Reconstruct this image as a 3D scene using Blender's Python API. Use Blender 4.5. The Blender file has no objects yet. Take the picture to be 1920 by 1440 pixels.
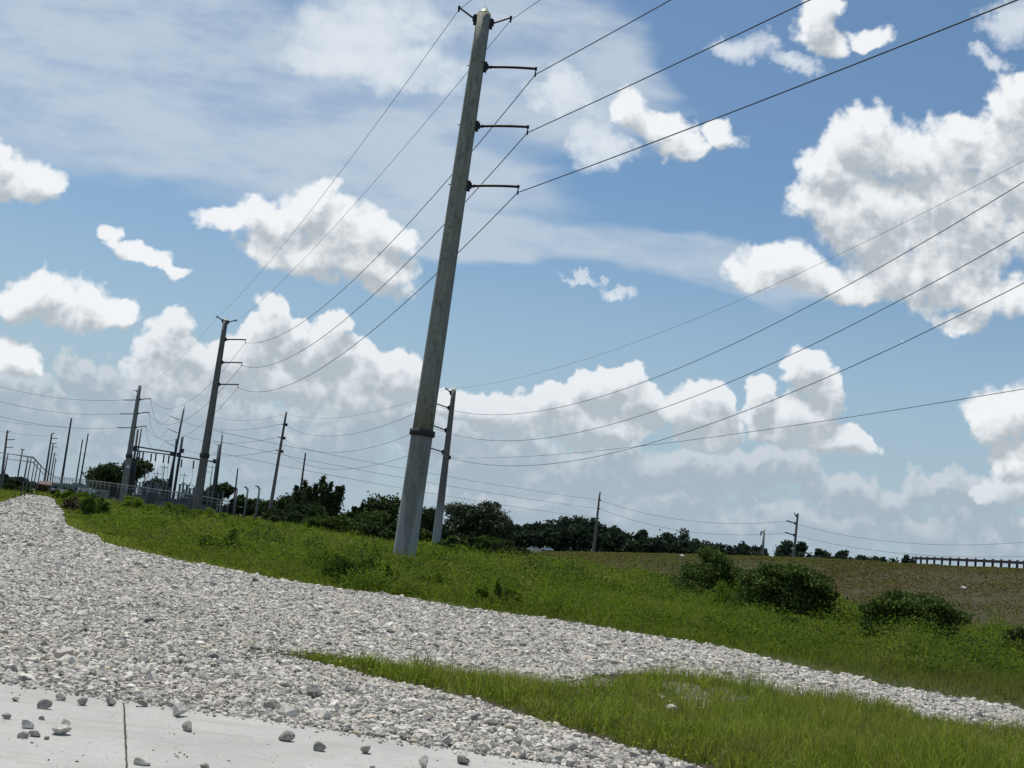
import bpy, bmesh, math, random
import numpy as np
from mathutils import Vector, Matrix
from mathutils.geometry import tessellate_polygon

S = bpy.context.scene
COL = S.collection
R_ = math.radians
random.seed(7)
rng = np.random.default_rng(11)

# ------------------------------------------------------------------ camera
FPX = 2300.0                       # focal length in pixels of the 1920 wide photograph
ROLL = math.atan(0.122)
PITCH = math.atan((1012.7 - 720) * math.cos(ROLL) / FPX)
CAMH = 1.7
F_ = np.array([0, math.cos(PITCH), math.sin(PITCH)])
U0 = np.array([0, -math.sin(PITCH), math.cos(PITCH)])
X_ = np.array([1.0, 0, 0])
RV = math.cos(ROLL) * X_ + math.sin(ROLL) * U0
UV = -math.sin(ROLL) * X_ + math.cos(ROLL) * U0
CP = np.array([0, 0, CAMH])
cam_d = bpy.data.cameras.new('camera')
cam = bpy.data.objects.new('camera', cam_d)
COL.objects.link(cam)
S.camera = cam
cam_d.sensor_width = 36
cam_d.lens = 36 * FPX / 1920
cam_d.clip_start = 0.05
cam_d.clip_end = 9000
m = Matrix((RV, UV, -F_)).transposed().to_4x4()
m.translation = Vector(CP)
cam.matrix_world = m


def ray(x, y):
    return F_ + (x - 960) / FPX * RV + (720 - y) / FPX * UV


def at(x, y, Y):                   # world point on the sight line of a pixel, Y metres ahead
    d = ray(x, y)
    return CP + d * (Y / d[1])


def gr(x, y, z=0.0):               # where that sight line meets level z
    d = ray(x, y)
    return CP + d * ((z - CAMH) / d[2])


def H_(x):                         # horizon row of a column
    return 1012.7 + (x - 960) * 0.122


# ------------------------------------------------------------------ light, sky
SUN_EL, SUN_AZ = R_(70), R_(-38)   # azimuth from +Y, negative is to the left
sd = bpy.data.lights.new('sun', 'SUN')
sd.energy = 3.6
sd.angle = R_(0.6)
sd.color = (1.0, 0.95, 0.86)
so = bpy.data.objects.new('sun', sd)
COL.objects.link(so)
sv = Vector((math.sin(SUN_AZ) * math.cos(SUN_EL), math.cos(SUN_AZ) * math.cos(SUN_EL), math.sin(SUN_EL)))
so.rotation_euler = sv.to_track_quat('Z', 'Y').to_euler()
S.view_settings.view_transform = 'Standard'
S.view_settings.look = 'None'
S.view_settings.exposure = 0.16
S.view_settings.gamma = 1.0
S.cycles.use_adaptive_sampling = True
S.cycles.adaptive_threshold = 0.015
S.cycles.adaptive_min_samples = 24

W = bpy.data.worlds.new('World')
S.world = W
W.use_nodes = True
W.cycles.sampling_method = 'MANUAL'
W.cycles.sample_map_resolution = 512
wt = W.node_tree
wt.nodes.clear()


def N(t, typ, **kw):
    n = t.nodes.new(typ)
    for k, v in kw.items():
        if k.startswith('_'):
            n.inputs[int(k[1:])].default_value = v
        else:
            setattr(n, k, v)
    return n


def mth(t, op, a, b=None, c=None, clamp=False):
    n = t.nodes.new('ShaderNodeMath')
    n.operation = op
    n.use_clamp = clamp
    for i, v in enumerate((a, b, c)):
        if v is None:
            continue
        if isinstance(v, (int, float)):
            n.inputs[i].default_value = v
        else:
            t.links.new(v, n.inputs[i])
    return n.outputs[0]


def vmt(t, op, a, b=None, c=None, out=0):
    n = t.nodes.new('ShaderNodeVectorMath')
    n.operation = op
    for i, v in enumerate((a, b, c)):
        if v is None:
            continue
        if isinstance(v, (tuple, list)):
            n.inputs[i].default_value = v
        else:
            t.links.new(v, n.inputs[i])
    return n.outputs[out]


def sstep(t, v, a, b, lo=0.0, hi=1.0):
    n = t.nodes.new('ShaderNodeMapRange')
    n.interpolation_type = 'SMOOTHSTEP'
    t.links.new(v, n.inputs[0])
    for i, x in enumerate((a, b, lo, hi)):
        n.inputs[1 + i].default_value = x
    return n.outputs[0]


def mixc(t, f, a, b, mode='MIX'):
    n = t.nodes.new('ShaderNodeMix')
    n.data_type = 'RGBA'
    n.blend_type = mode
    for k, v in ((0, f), (6, a), (7, b)):
        if isinstance(v, (int, float)):
            n.inputs[k].default_value = v
        elif isinstance(v, (tuple, list)):
            n.inputs[k].default_value = (*v, 1) if len(v) == 3 else v
        else:
            t.links.new(v, n.inputs[k])
    return n.outputs[2]


def noise(t, vec, scale, detail=4, rough=0.55, lac=2.0, dist=0.0, out=0, dim='3D'):
    n = t.nodes.new('ShaderNodeTexNoise')
    n.noise_dimensions = dim
    n.inputs['Scale'].default_value = scale
    n.inputs['Detail'].default_value = detail
    n.inputs['Roughness'].default_value = rough
    n.inputs['Lacunarity'].default_value = lac
    n.inputs['Distortion'].default_value = dist
    if vec is not None:
        t.links.new(vec, n.inputs['Vector'])
    return n.outputs[out]


def skyuv(px, py):                 # direction of a cloud as (x/y, z/y)
    d = ray(px, py)
    return d[0] / d[1], d[2] / d[1]


# cloud masses: column, row, half width, half height (all in 1/2300 rad)
NEAR = [
    (25, 325, 84, 56), (65, 345, 52, 38), (0, 292, 55, 42),
    (585, 392, 70, 74), (500, 415, 100, 50), (425, 412, 66, 36), (645, 440, 112, 66), (735, 455, 72, 50),
    (600, 475, 170, 52), (690, 508, 110, 46), (530, 475, 110, 42),
    (212, 438, 34, 26), (258, 466, 60, 24), (320, 488, 42, 15),
    (90, 545, 88, 44), (155, 566, 88, 42), (210, 592, 66, 32), (40, 572, 74, 42), (20, 675, 42, 46),
    (1620, 258, 88, 72), (1575, 305, 80, 78), (1700, 288, 120, 70), (1830, 266, 120, 64), (1905, 215, 68, 66),
    (1545, 385, 72, 58), (1650, 410, 150, 112), (1800, 400, 185, 146), (1915, 350, 105, 160),
    (1475, 490, 88, 48), (1440, 520, 76, 34), (1560, 532, 150, 48), (1700, 525, 180, 66), (1835, 562, 118, 48),
    (1800, 605, 58, 22), (1925, 560, 85, 50),
    (1530, 38, 56, 66), (1552, 82, 42, 44), (1642, 74, 60, 24),
    (1190, 208, 48, 50), (1232, 240, 82, 44), (1275, 282, 58, 30), (1350, 258, 50, 36),
    (1892, 765, 74, 60), (1850, 790, 56, 44), (1910, 850, 70, 50),
    (2150, 350, 160, 150), (-160, 350, 100, 60), (1000, -160, 160, 60),
]
TOWERS = [
    (325, 606, 46, 44), (312, 655, 66, 58), (510, 592, 48, 46), (548, 628, 64, 58), (478, 650, 58, 56),
    (622, 624, 36, 48), (605, 675, 92, 64), (430, 680, 105, 60), (705, 705, 92, 50), (748, 690, 50, 42),
    (350, 710, 130, 50), (640, 740, 120, 54), (500, 715, 130, 56),
    (870, 750, 105, 44), (950, 770, 110, 50), (1050, 772, 100, 52), (1140, 728, 68, 56), (1182, 702, 54, 34),
    (1205, 750, 66, 48), (1130, 795, 130, 50), (1320, 750, 54, 38), (1300, 795, 130, 50),
    (1505, 690, 48, 46), (1440, 738, 44, 50), (1540, 724, 42, 52), (1485, 780, 110, 60), (1570, 835, 80, 40),
    (1900, 920, 80, 44), (2100, 800, 140, 80), (-120, 680, 130, 60),
]
BACK = [
    (700, 775, 150, 50), (820, 790, 120, 50), (150, 850, 220, 30), (480, 870, 260, 30), (1650, 985, 160, 50), (180, 705, 80, 34), (90, 790, 190, 70), (290, 765, 150, 54), (240, 735, 120, 40), (420, 800, 180, 66), (620, 835, 160, 70), (-60, 740, 120, 60),
    (900, 850, 150, 66), (1080, 870, 180, 66), (1280, 890, 180, 60), (1430, 880, 130, 56), (1600, 925, 110, 48), (1745, 915, 70, 40), (1830, 955, 100, 44),
    (1000, 935, 220, 54), (1250, 965, 250, 54), (1520, 985, 220, 44), (1800, 1010, 200, 44),
]
# soft-edged, flatter clouds and veils
SOFT = [
    (690, 45, 170, 100), (760, 125, 120, 60), (640, 110, 140, 50),
    (1120, 262, 44, 66), (1050, 170, 90, 40), (1395, 80, 66, 40), (1865, 112, 44, 22), (1900, 40, 66, 50),
    (1095, 518, 58, 9), (1158, 542, 42, 14), (1480, 120, 60, 24),
]
VEIL = [
    (150, 60, 520, 260), (560, 200, 440, 240), (300, 250, 420, 110), (760, 330, 330, 130),
    (980, 440, 280, 56), (1210, 480, 260, 48), (1400, 520, 160, 40), (1000, 120, 260, 160), (-200, 100, 400, 220),
]
BANK = [
    (120, 760, 330, 80), (480, 790, 360, 90), (820, 830, 300, 80), (1080, 880, 330, 95), (1400, 900, 330, 80),
    (1700, 950, 300, 70), (1900, 1010, 300, 60), (-200, 740, 300, 90), (1560, 880, 150, 50), (1300, 980, 500, 70),
]


def blobs(t, uv, lst, k):
    cur = None
    for (x, y, rx, ry) in lst:
        cu, cv = skyuv(x, y)
        sx, sy = 2300 / rx, 2300 / ry
        q = vmt(t, 'MULTIPLY_ADD', uv, (sx, sy, 0), (-cu * sx, -cv * sy, 0))
        r2 = vmt(t, 'DOT_PRODUCT', q, q, out=1)
        cur = r2 if cur is None else mth(t, 'SMOOTH_MIN', cur, r2, k)
    return mth(t, 'SUBTRACT', 1.0, cur)


def density_group(name, lst, seed, warp, vscale, puffa, finea, bias):
    g = bpy.data.node_groups.new(name, 'ShaderNodeTree')
    g.interface.new_socket('uv', in_out='INPUT', socket_type='NodeSocketVector')
    g.interface.new_socket('density', in_out='OUTPUT', socket_type='NodeSocketFloat')
    i = g.nodes.new('NodeGroupInput')
    o = g.nodes.new('NodeGroupOutput')
    uv = i.outputs[0]
    sh = vmt(g, 'ADD', uv, (seed, seed * 0.7, 0))
    w1 = vmt(g, 'SUBTRACT', noise(g, sh, 14, 4, 0.55, out=1, dim='2D'), (0.5, 0.5, 0.5))
    p = vmt(g, 'MULTIPLY_ADD', w1, (warp, warp * 0.9, 0), uv)
    b = blobs(g, p, lst, 0.35)
    vo = g.nodes.new('ShaderNodeTexVoronoi')
    vo.voronoi_dimensions = '2D'
    vo.feature = 'SMOOTH_F1'
    vo.inputs['Scale'].default_value = vscale
    vo.inputs['Detail'].default_value = 2
    vo.inputs['Roughness'].default_value = 0.6
    vo.inputs['Smoothness'].default_value = 0.25
    g.links.new(vmt(g, 'MULTIPLY_ADD', w1, (0.02, 0.02, 0), sh), vo.inputs['Vector'])
    puff = mth(g, 'MULTIPLY', mth(g, 'SUBTRACT', 0.78, vo.outputs[0]), puffa)
    fine = mth(g, 'MULTIPLY', mth(g, 'SUBTRACT', noise(g, sh, 75, 4, 0.62, dim='2D'), 0.5), finea)
    bc = mth(g, 'MULTIPLY_ADD', mth(g, 'MAXIMUM', b, -1.6), 1.25, bias)
    g.links.new(mth(g, 'ADD', mth(g, 'ADD', bc, puff), fine), o.inputs[0])
    return g


def build_sky():
    t = wt
    geo = t.nodes.new('ShaderNodeTexCoord')
    dirv = geo.outputs['Generated']
    sep = t.nodes.new('ShaderNodeSeparateXYZ')
    t.links.new(dirv, sep.inputs[0])
    ay = mth(t, 'MAXIMUM', mth(t, 'ABSOLUTE', sep.outputs[1]), 0.05)
    zz = mth(t, 'MAXIMUM', sep.outputs[2], -0.02)
    cmb = t.nodes.new('ShaderNodeCombineXYZ')
    t.links.new(mth(t, 'DIVIDE', sep.outputs[0], ay), cmb.inputs[0])
    t.links.new(mth(t, 'DIVIDE', zz, ay), cmb.inputs[1])
    uv = cmb.outputs[0]
    sky = t.nodes.new('ShaderNodeTexSky')
    sky.sky_type = 'NISHITA'
    sky.sun_disc = False
    sky.sun_elevation = SUN_EL
    sky.sun_rotation = SUN_AZ
    sky.air_density = 1.0
    sky.dust_density = 0.6
    sky.ozone_density = 2.2
    base = mixc(t, 1.0, sky.outputs[0], SKYTINT, 'MULTIPLY')
    # high thin veil
    wv = vmt(t, 'SUBTRACT', noise(t, vmt(t, 'MULTIPLY', uv, (0.55, 1.6, 1)), 6, 4, 0.6, out=1, dim='2D'), (0.5, 0.5, 0.5))
    pv = vmt(t, 'MULTIPLY_ADD', wv, (0.22, 0.07, 0), uv)
    vb = blobs(t, pv, VEIL, 0.5)
    vn = noise(t, vmt(t, 'MULTIPLY', uv, (0.7, 2.0, 1)), 9, 5, 0.6, dim='2D')
    va = mth(t, 'MULTIPLY', sstep(t, vb, -0.30, 0.60), sstep(t, vn, 0.30, 0.62, 0.45, 1.0))
    c = mixc(t, mth(t, 'MULTIPLY', va, 0.92), base, VEILC)
    # whitening towards the horizon
    hz = sstep(t, zz, 0.0, 0.30, 0.85, 0.0)
    c = mixc(t, hz, c, HAZEC)
    # soft patches
    ws = vmt(t, 'SUBTRACT', noise(t, uv, 20, 5, 0.6, out=1, dim='2D'), (0.5, 0.5, 0.5))
    ps = vmt(t, 'MULTIPLY_ADD', ws, (0.07, 0.06, 0), uv)
    sb = mth(t, 'ADD', blobs(t, ps, SOFT, 0.4), mth(t, 'MULTIPLY', mth(t, 'SUBTRACT', noise(t, uv, 30, 5, 0.6, dim='2D'), 0.5), 1.1))
    c = mixc(t, mth(t, 'MULTIPLY', sstep(t, sb, -0.25, 1.15), 0.92), c, SOFTC)
    # three depths of cumulus: crisp bright tops, smooth grey bodies and bases
    def layer(c, name, lst, seed, warp, vscale, puffa, finea, bias, a0, a1, dark, light, far, off, depth):
        dg = density_group(name, lst, seed, warp, vscale, puffa, finea, bias)

        def dens(o_):
            n = t.nodes.new('ShaderNodeGroup')
            n.node_tree = dg
            t.links.new(uv if o_ is None else vmt(t, 'ADD', uv, o_), n.inputs[0])
            return n.outputs[0]
        d0 = dens(None)
        d1 = dens(off)
        al = sstep(t, d0, a0, a1)
        body = sstep(t, d1, -0.35, depth)                      # 0 at the sunlit rim, 1 deep inside and below
        relief = sstep(t, mth(t, 'SUBTRACT', d0, d1), -0.9, 0.9)
        lit2 = mth(t, 'MULTIPLY_ADD', body, -0.78, mth(t, 'MULTIPLY_ADD', relief, 0.66, 0.47), clamp=True)
        cc = mixc(t, lit2, dark, light)
        cc = mixc(t, sstep(t, zz, 0.0, far[0], far[1], far[2]), cc, FARC)
        return mixc(t, al, c, cc)
    c = layer(c, 'far_cumulus', BACK, 3.1, 0.085, 42, 0.8, 1.2, 0.12, -0.15, 0.85, BACKD, BACKL, (0.16, 0.62, 0.30), (-0.004, 0.011, 0), 1.1)
    c = layer(c, 'tower_cumulus', TOWERS, 1.7, 0.050, 36, 0.8, 0.9, -0.02, -0.04, 0.46, CUMD, CUML, (0.15, 0.62, 0.10), (-0.005, 0.016, 0), 1.5)
    c = layer(c, 'near_cumulus', NEAR, 0.0, 0.055, 30, 0.72, 1.15, -0.05, -0.18, 0.66, CUMD, CUML, (0.1, 0.3, 0.0), (-0.006, 0.020, 0), 1.9)
    bg = t.nodes.new('ShaderNodeBackground')
    bg.inputs[1].default_value = 0.1
    t.links.new(c, bg.inputs[0])
    out = t.nodes.new('ShaderNodeOutputWorld')
    t.links.new(bg.outputs[0], out.inputs[0])


SKYTINT = (0.74, 0.86, 0.88)
VEILC = (4.7, 5.5, 6.4)
BANKD = (2.7, 3.5, 4.3)
BANKL = (4.6, 5.3, 6.1)
HAZEC = (3.5, 4.5, 5.4)
FARC = (3.2, 4.05, 4.85)
BACKD = (3.8, 4.4, 4.95)
BACKL = (6.7, 7.0, 7.3)
SOFTC = (6.7, 7.2, 7.7)
CUMD = (4.2, 4.65, 5.0)
CUML = (7.9, 8.15, 8.35)
build_sky()

# ------------------------------------------------------------------ materials
MATS = {}


def mat(name, rough=0.8, metal=0.0, spec=0.3):
    m_ = bpy.data.materials.new(name)
    m_.use_nodes = True
    t = m_.node_tree
    b = t.nodes['Principled BSDF']
    b.inputs['Roughness'].default_value = rough
    b.inputs['Metallic'].default_value = metal
    b.inputs['Specular IOR Level'].default_value = spec
    MATS[name] = m_
    return m_, t, b


def ocoord(t, kind='Object'):
    return t.nodes.new('ShaderNodeTexCoord').outputs[kind]


def gpos(t):
    return t.nodes.new('ShaderNodeNewGeometry').outputs['Position']


def island(t):
    return t.nodes.new('ShaderNodeNewGeometry').outputs['Random Per Island']


def ramp(t, v, stops):
    n = t.nodes.new('ShaderNodeValToRGB')
    e = n.color_ramp.elements
    while len(e) < len(stops):
        e.new(0.5)
    for k, (p, c) in enumerate(stops):
        e[k].position = p
        e[k].color = (*c, 1)
    t.links.new(v, n.inputs[0])
    return n.outputs[0]


def bump(t, b, h, strength, dist):
    n = t.nodes.new('ShaderNodeBump')
    n.inputs['Strength'].default_value = strength
    n.inputs['Distance'].default_value = dist
    t.links.new(h, n.inputs['Height'])
    t.links.new(n.outputs[0], b.inputs['Normal'])


def plain(name, col, rough=0.7, metal=0.0, var=0.25, scale=3.0):
    m_, t, b = mat(name, rough, metal)
    nz = noise(t, ocoord(t), scale, 4, 0.6)
    c0 = tuple(c * (1 - var) for c in col)
    c1 = tuple(min(1, c * (1 + var)) for c in col)
    t.links.new(mixc(t, nz, c0, c1), b.inputs['Base Color'])
    return m_


def make_materials():
    # soil and turf of the ground sheet
    m_, t, b = mat('ground_soil', 0.95)
    p = gpos(t)
    n1 = noise(t, p, 0.09, 5, 0.6)
    n2 = noise(t, p, 3.0, 5, 0.65)
    c = ramp(t, n1, [(0.35, (0.050, 0.068, 0.018)), (0.5, (0.066, 0.080, 0.022)), (0.65, (0.095, 0.092, 0.038))])
    c = mixc(t, sstep(t, n2, 0.4, 0.65), c, (0.040, 0.034, 0.018))
    t.links.new(c, b.inputs['Base Color'])
    bump(t, b, n2, 0.6, 0.05)
    # bare dark soil of the island
    m_, t, b = mat('bare_soil', 0.95)
    p = gpos(t)
    n2 = noise(t, p, 9.0, 6, 0.7)
    t.links.new(ramp(t, n2, [(0.3, (0.030, 0.024, 0.015)), (0.7, (0.085, 0.070, 0.048))]), b.inputs['Base Color'])
    bump(t, b, n2, 0.8, 0.03)
    # dried mud
    m_, t, b = mat('dried_mud', 0.95)
    n2 = noise(t, gpos(t), 7.0, 6, 0.65)
    t.links.new(ramp(t, n2, [(0.35, (0.09, 0.078, 0.06)), (0.65, (0.24, 0.22, 0.185))]), b.inputs['Base Color'])
    bump(t, b, n2, 0.4, 0.02)
    # gravel bed below the loose stones
    m_, t, b = mat('gravel_bed', 0.95)
    p = gpos(t)
    vo = t.nodes.new('ShaderNodeTexVoronoi')
    vo.inputs['Scale'].default_value = 15
    vo.inputs['Randomness'].default_value = 1
    t.links.new(vmt(t, 'MULTIPLY_ADD', noise(t, p, 20, 2, 0.5, out=1), (0.03, 0.03, 0.0), p), vo.inputs['Vector'])
    sepc = t.nodes.new('ShaderNodeSeparateColor')
    t.links.new(vo.outputs['Color'], sepc.inputs[0])
    c = ramp(t, sepc.outputs[0], [(0.0, (0.15, 0.145, 0.135)), (0.4, (0.31, 0.30, 0.275)), (0.75, (0.44, 0.425, 0.395)), (1.0, (0.60, 0.585, 0.55))])
    c = mixc(t, sstep(t, noise(t, p, 0.7, 4, 0.6), 0.35, 0.7, 0.0, 0.3), c, (0.36, 0.33, 0.28))
    t.links.new(c, b.inputs['Base Color'])
    bump(t, b, mth(t, 'MULTIPLY', vo.outputs['Distance'], -1.0), 1.0, 0.06)
    # stones
    m_, t, b = mat('limestone', 0.92)
    c = ramp(t, island(t), [(0.0, (0.13, 0.12, 0.11)), (0.15, (0.27, 0.255, 0.23)), (0.4, (0.45, 0.42, 0.365)),
                            (0.7, (0.60, 0.562, 0.49)), (0.93, (0.78, 0.74, 0.66)), (1.0, (0.50, 0.41, 0.29))])
    nz = noise(t, gpos(t), 30, 3, 0.6)
    c = mixc(t, sstep(t, nz, 0.35, 0.7, 0.0, 0.4), c, (0.40, 0.38, 0.35))
    c = mixc(t, sstep(t, noise(t, gpos(t), 0.5, 4, 0.6), 0.45, 0.7, 0.0, 0.4), c, (0.52, 0.47, 0.38))
    t.links.new(c, b.inputs['Base Color'])
    m_, t, b = mat('stone_grey', 0.9)
    c = ramp(t, noise(t, ocoord(t), 14, 5, 0.7), [(0.3, (0.16, 0.148, 0.13)), (0.55, (0.33, 0.305, 0.265)), (0.75, (0.58, 0.55, 0.48))])
    t.links.new(c, b.inputs['Base Color'])
    m_, t, b = mat('stone_pale', 0.9)
    c = ramp(t, noise(t, ocoord(t), 18, 5, 0.7), [(0.3, (0.30, 0.28, 0.24)), (0.6, (0.66, 0.63, 0.56))])
    t.links.new(c, b.inputs['Base Color'])
    plain('debris', (0.12, 0.09, 0.07), 0.9, 0, 0.5, 9)
    # concrete slab
    m_, t, b = mat('slab_concrete', 0.85)
    p = gpos(t)
    big = noise(t, p, 0.8, 5, 0.6)
    sml = noise(t, vmt(t, 'MULTIPLY', p, (1, 2.2, 1)), 16, 6, 0.7)
    c = ramp(t, big, [(0.3, (0.37, 0.36, 0.335)), (0.7, (0.47, 0.46, 0.43))])
    c = mixc(t, sstep(t, sml, 0.50, 0.70, 0.0, 0.55), c, (0.27, 0.262, 0.245))
    c = mixc(t, sstep(t, noise(t, p, 60, 3, 0.7), 0.66, 0.74, 0.0, 0.5), c, (0.24, 0.22, 0.20))
    c = mixc(t, sstep(t, noise(t, vmt(t, 'MULTIPLY', p, (0.6, 2.5, 1)), 2.2, 5, 0.65), 0.52, 0.66, 0.0, 0.30), c, (0.27, 0.25, 0.215))
    c = mixc(t, sstep(t, noise(t, p, 5.5, 6, 0.7), 0.58, 0.72, 0.0, 0.5), c, (0.50, 0.49, 0.46))
    t.links.new(c, b.inputs['Base Color'])
    bump(t, b, sml, 0.35, 0.008)
    plain('joint_filler', (0.055, 0.05, 0.045), 0.9, 0, 0.6, 20)
    # embankment turf
    m_, t, b = mat('dry_turf', 0.95)
    p = gpos(t)
    n1 = noise(t, vmt(t, 'MULTIPLY', p, (1, 1, 3)), 0.10, 5, 0.6)
    n2 = noise(t, p, 1.6, 6, 0.7)
    c = ramp(t, n1, [(0.35, (0.058, 0.056, 0.018)), (0.55, (0.064, 0.053, 0.022)), (0.7, (0.056, 0.043, 0.021))])
    sp_ = t.nodes.new('ShaderNodeSeparateXYZ')
    t.links.new(p, sp_.inputs[0])
    c = mixc(t, sstep(t, sp_.outputs[1], 105, 190, 0.0, 0.85), c, (0.052, 0.060, 0.018))
    c = mixc(t, sstep(t, n2, 0.35, 0.7, 0.0, 0.75), c, (0.034, 0.027, 0.016))
    t.links.new(c, b.inputs['Base Color'])
    bump(t, b, n2, 0.9, 0.15)
    plain('asphalt', (0.055, 0.055, 0.055), 0.9, 0, 0.2, 2)

    # grasses: colour of each blade, with drifts over the field
    def grass_mat(name, stops, drift, dr=(0.42, 0.62), sc=0.16, amt=0.7):
        m_, t, b = mat(name, 0.75, 0, 0.15)
        c = ramp(t, island(t), stops)
        c = mixc(t, sstep(t, noise(t, gpos(t), sc, 4, 0.6), dr[0], dr[1], 0.0, amt), c, drift)
        t.links.new(c, b.inputs['Base Color'])
        tr = t.nodes.new('ShaderNodeBsdfTranslucent')
        t.links.new(mixc(t, 1.0, c, (1.5, 1.7, 0.8), 'MULTIPLY'), tr.inputs[0])
        mx = t.nodes.new('ShaderNodeMixShader')
        mx.inputs[0].default_value = 0.42
        o = t.nodes['Material Output']
        t.links.new(b.outputs[0], mx.inputs[1])
        t.links.new(tr.outputs[0], mx.inputs[2])
        t.links.new(mx.outputs[0], o.inputs[0])
    grass_mat('lush_blades', [(0.0, (0.075, 0.100, 0.014)), (0.5, (0.165, 0.205, 0.026)), (0.85, (0.26, 0.300, 0.050)), (0.94, (0.34, 0.35, 0.11)), (1.0, (0.34, 0.28, 0.15))], (0.21, 0.19, 0.065), (0.46, 0.64), 1.1, 0.65)
    grass_mat('field_blades', [(0.0, (0.080, 0.105, 0.014)), (0.5, (0.145, 0.182, 0.024)), (0.9, (0.215, 0.245, 0.044)), (1.0, (0.16, 0.14, 0.07))], (0.135, 0.125, 0.045), (0.42, 0.62), 0.14, 0.7)
    grass_mat('weed_leaves', [(0.0, (0.080, 0.118, 0.013)), (0.6, (0.108, 0.152, 0.018)), (1.0, (0.145, 0.190, 0.028))], (0.10, 0.115, 0.03), (0.5, 0.7), 0.3, 0.4)
    grass_mat('seed_stalks', [(0.0, (0.07, 0.06, 0.035)), (1.0, (0.15, 0.12, 0.07))], (0.12, 0.11, 0.06))
    grass_mat('dry_blades', [(0.0, (0.088, 0.072, 0.030)), (0.5, (0.108, 0.082, 0.040)), (1.0, (0.135, 0.100, 0.054))], (0.100, 0.098, 0.034), (0.48, 0.6), 0.055, 0.85)

    # the slope's blades are green where the bank is lower and moister, further along
    m_ = MATS['dry_blades']
    t = m_.node_tree
    b = t.nodes['Principled BSDF']
    src = b.inputs['Base Color'].links[0].from_socket
    sp_ = t.nodes.new('ShaderNodeSeparateXYZ')
    t.links.new(gpos(t), sp_.inputs[0])
    c = mixc(t, sstep(t, sp_.outputs[1], 100, 185, 0.0, 0.85), src, (0.105, 0.120, 0.034))
    t.links.new(c, b.inputs['Base Color'])

    def leaf_mat(name, a, b_, tl=0.22):
        m_, t, b = mat(name, 0.85, 0, 0.08)
        c = mixc(t, island(t), a, b_)
        c = mixc(t, sstep(t, noise(t, ocoord(t), 0.5, 3, 0.6), 0.35, 0.7, 0.0, 0.5), c, tuple(0.55 * x for x in a))
        t.links.new(c, b.inputs['Base Color'])
        tr = t.nodes.new('ShaderNodeBsdfTranslucent')
        t.links.new(c, tr.inputs[0])
        mx = t.nodes.new('ShaderNodeMixShader')
        mx.inputs[0].default_value = tl
        t.links.new(b.outputs[0], mx.inputs[1])
        t.links.new(tr.outputs[0], mx.inputs[2])
        t.links.new(mx.outputs[0], t.nodes['Material Output'].inputs[0])
    leaf_mat('dark_foliage', (0.032, 0.055, 0.018), (0.075, 0.108, 0.038))
    leaf_mat('far_foliage', (0.030, 0.050, 0.030), (0.060, 0.086, 0.050), 0.2)
    leaf_mat('mid_foliage', (0.062, 0.098, 0.022), (0.100, 0.145, 0.034))
    leaf_mat('shrub_foliage', (0.060, 0.098, 0.020), (0.130, 0.180, 0.046))
    leaf_mat('bright_foliage', (0.105, 0.180, 0.017), (0.150, 0.225, 0.026), 0.4)
    leaf_mat('deep_weed', (0.040, 0.085, 0.012), (0.070, 0.130, 0.020), 0.35)
    leaf_mat('kudzu_foliage', (0.05, 0.10, 0.018), (0.11, 0.17, 0.036), 0.3)
    plain('bark', (0.055, 0.045, 0.035), 0.95, 0, 0.4, 4)

    # weathered pole concrete: vertical streaks, lichen speckle
    def pole_mat(name, lo, hi, speck, foot=None, sc=1.0):
        m_, t, b = mat(name, 0.85)
        oc = ocoord(t)
        st = noise(t, vmt(t, 'MULTIPLY', oc, (5, 5, 0.5)), 1.6 * sc, 5, 0.65)
        sp = noise(t, vmt(t, 'MULTIPLY', oc, (3, 3, 1.6)), 2.6 * sc, 6, 0.72)
        c = mixc(t, sstep(t, st, 0.3, 0.7), lo, hi)
        c = mixc(t, sstep(t, sp, 0.52, 0.66, 0.0, 0.75), c, speck)
        if foot:
            sx = t.nodes.new('ShaderNodeSeparateXYZ')
            t.links.new(oc, sx.inputs[0])
            hgt, tongue, fc = foot
            wv = mth(t, 'MULTIPLY', mth(t, 'SUBTRACT', noise(t, oc, 1.1, 4, 0.6), 0.5), 1.6)
            zz = mth(t, 'ADD', sx.outputs[2], wv)
            xx = mth(t, 'ABSOLUTE', mth(t, 'ADD', mth(t, 'SUBTRACT', sx.outputs[0], 0.06), mth(t, 'MULTIPLY', wv, 0.12)))
            # the stain is a tongue that narrows downwards
            wd = mth(t, 'MULTIPLY', mth(t, 'SUBTRACT', sx.outputs[2], 0.2), tongue)
            out_t = sstep(t, mth(t, 'SUBTRACT', xx, wd), -0.03, 0.05)
            lowm = sstep(t, zz, hgt - 0.3, hgt + 0.35, 1.0, 0.0)
            c = mixc(t, mth(t, 'MULTIPLY', mth(t, 'MULTIPLY', out_t, lowm), 0.9), c, fc)
        t.links.new(c, b.inputs['Base Color'])
        bump(t, b, sp, 0.4, 0.02)
    pole_mat('pole_concrete', (0.235, 0.225, 0.185), (0.36, 0.345, 0.285), (0.10, 0.098, 0.078))
    pole_mat('pole_concrete_foot', (0.235, 0.225, 0.19), (0.34, 0.325, 0.275), (0.15, 0.145, 0.12), (3.2, 0.105, (0.44, 0.425, 0.38)))
    pole_mat('pole_brown', (0.145, 0.130, 0.115), (0.22, 0.20, 0.18), (0.095, 0.085, 0.078), None, 0.6)
    pole_mat('pole_pale', (0.20, 0.195, 0.175), (0.30, 0.295, 0.27), (0.13, 0.125, 0.11), None, 0.6)
    pole_mat('pole_dark', (0.03, 0.028, 0.031), (0.05, 0.046, 0.048), (0.025, 0.024, 0.026), None, 0.6)
    plain('cap_metal', (0.40, 0.41, 0.30), 0.5, 0.3, 0.3, 6)
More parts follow.
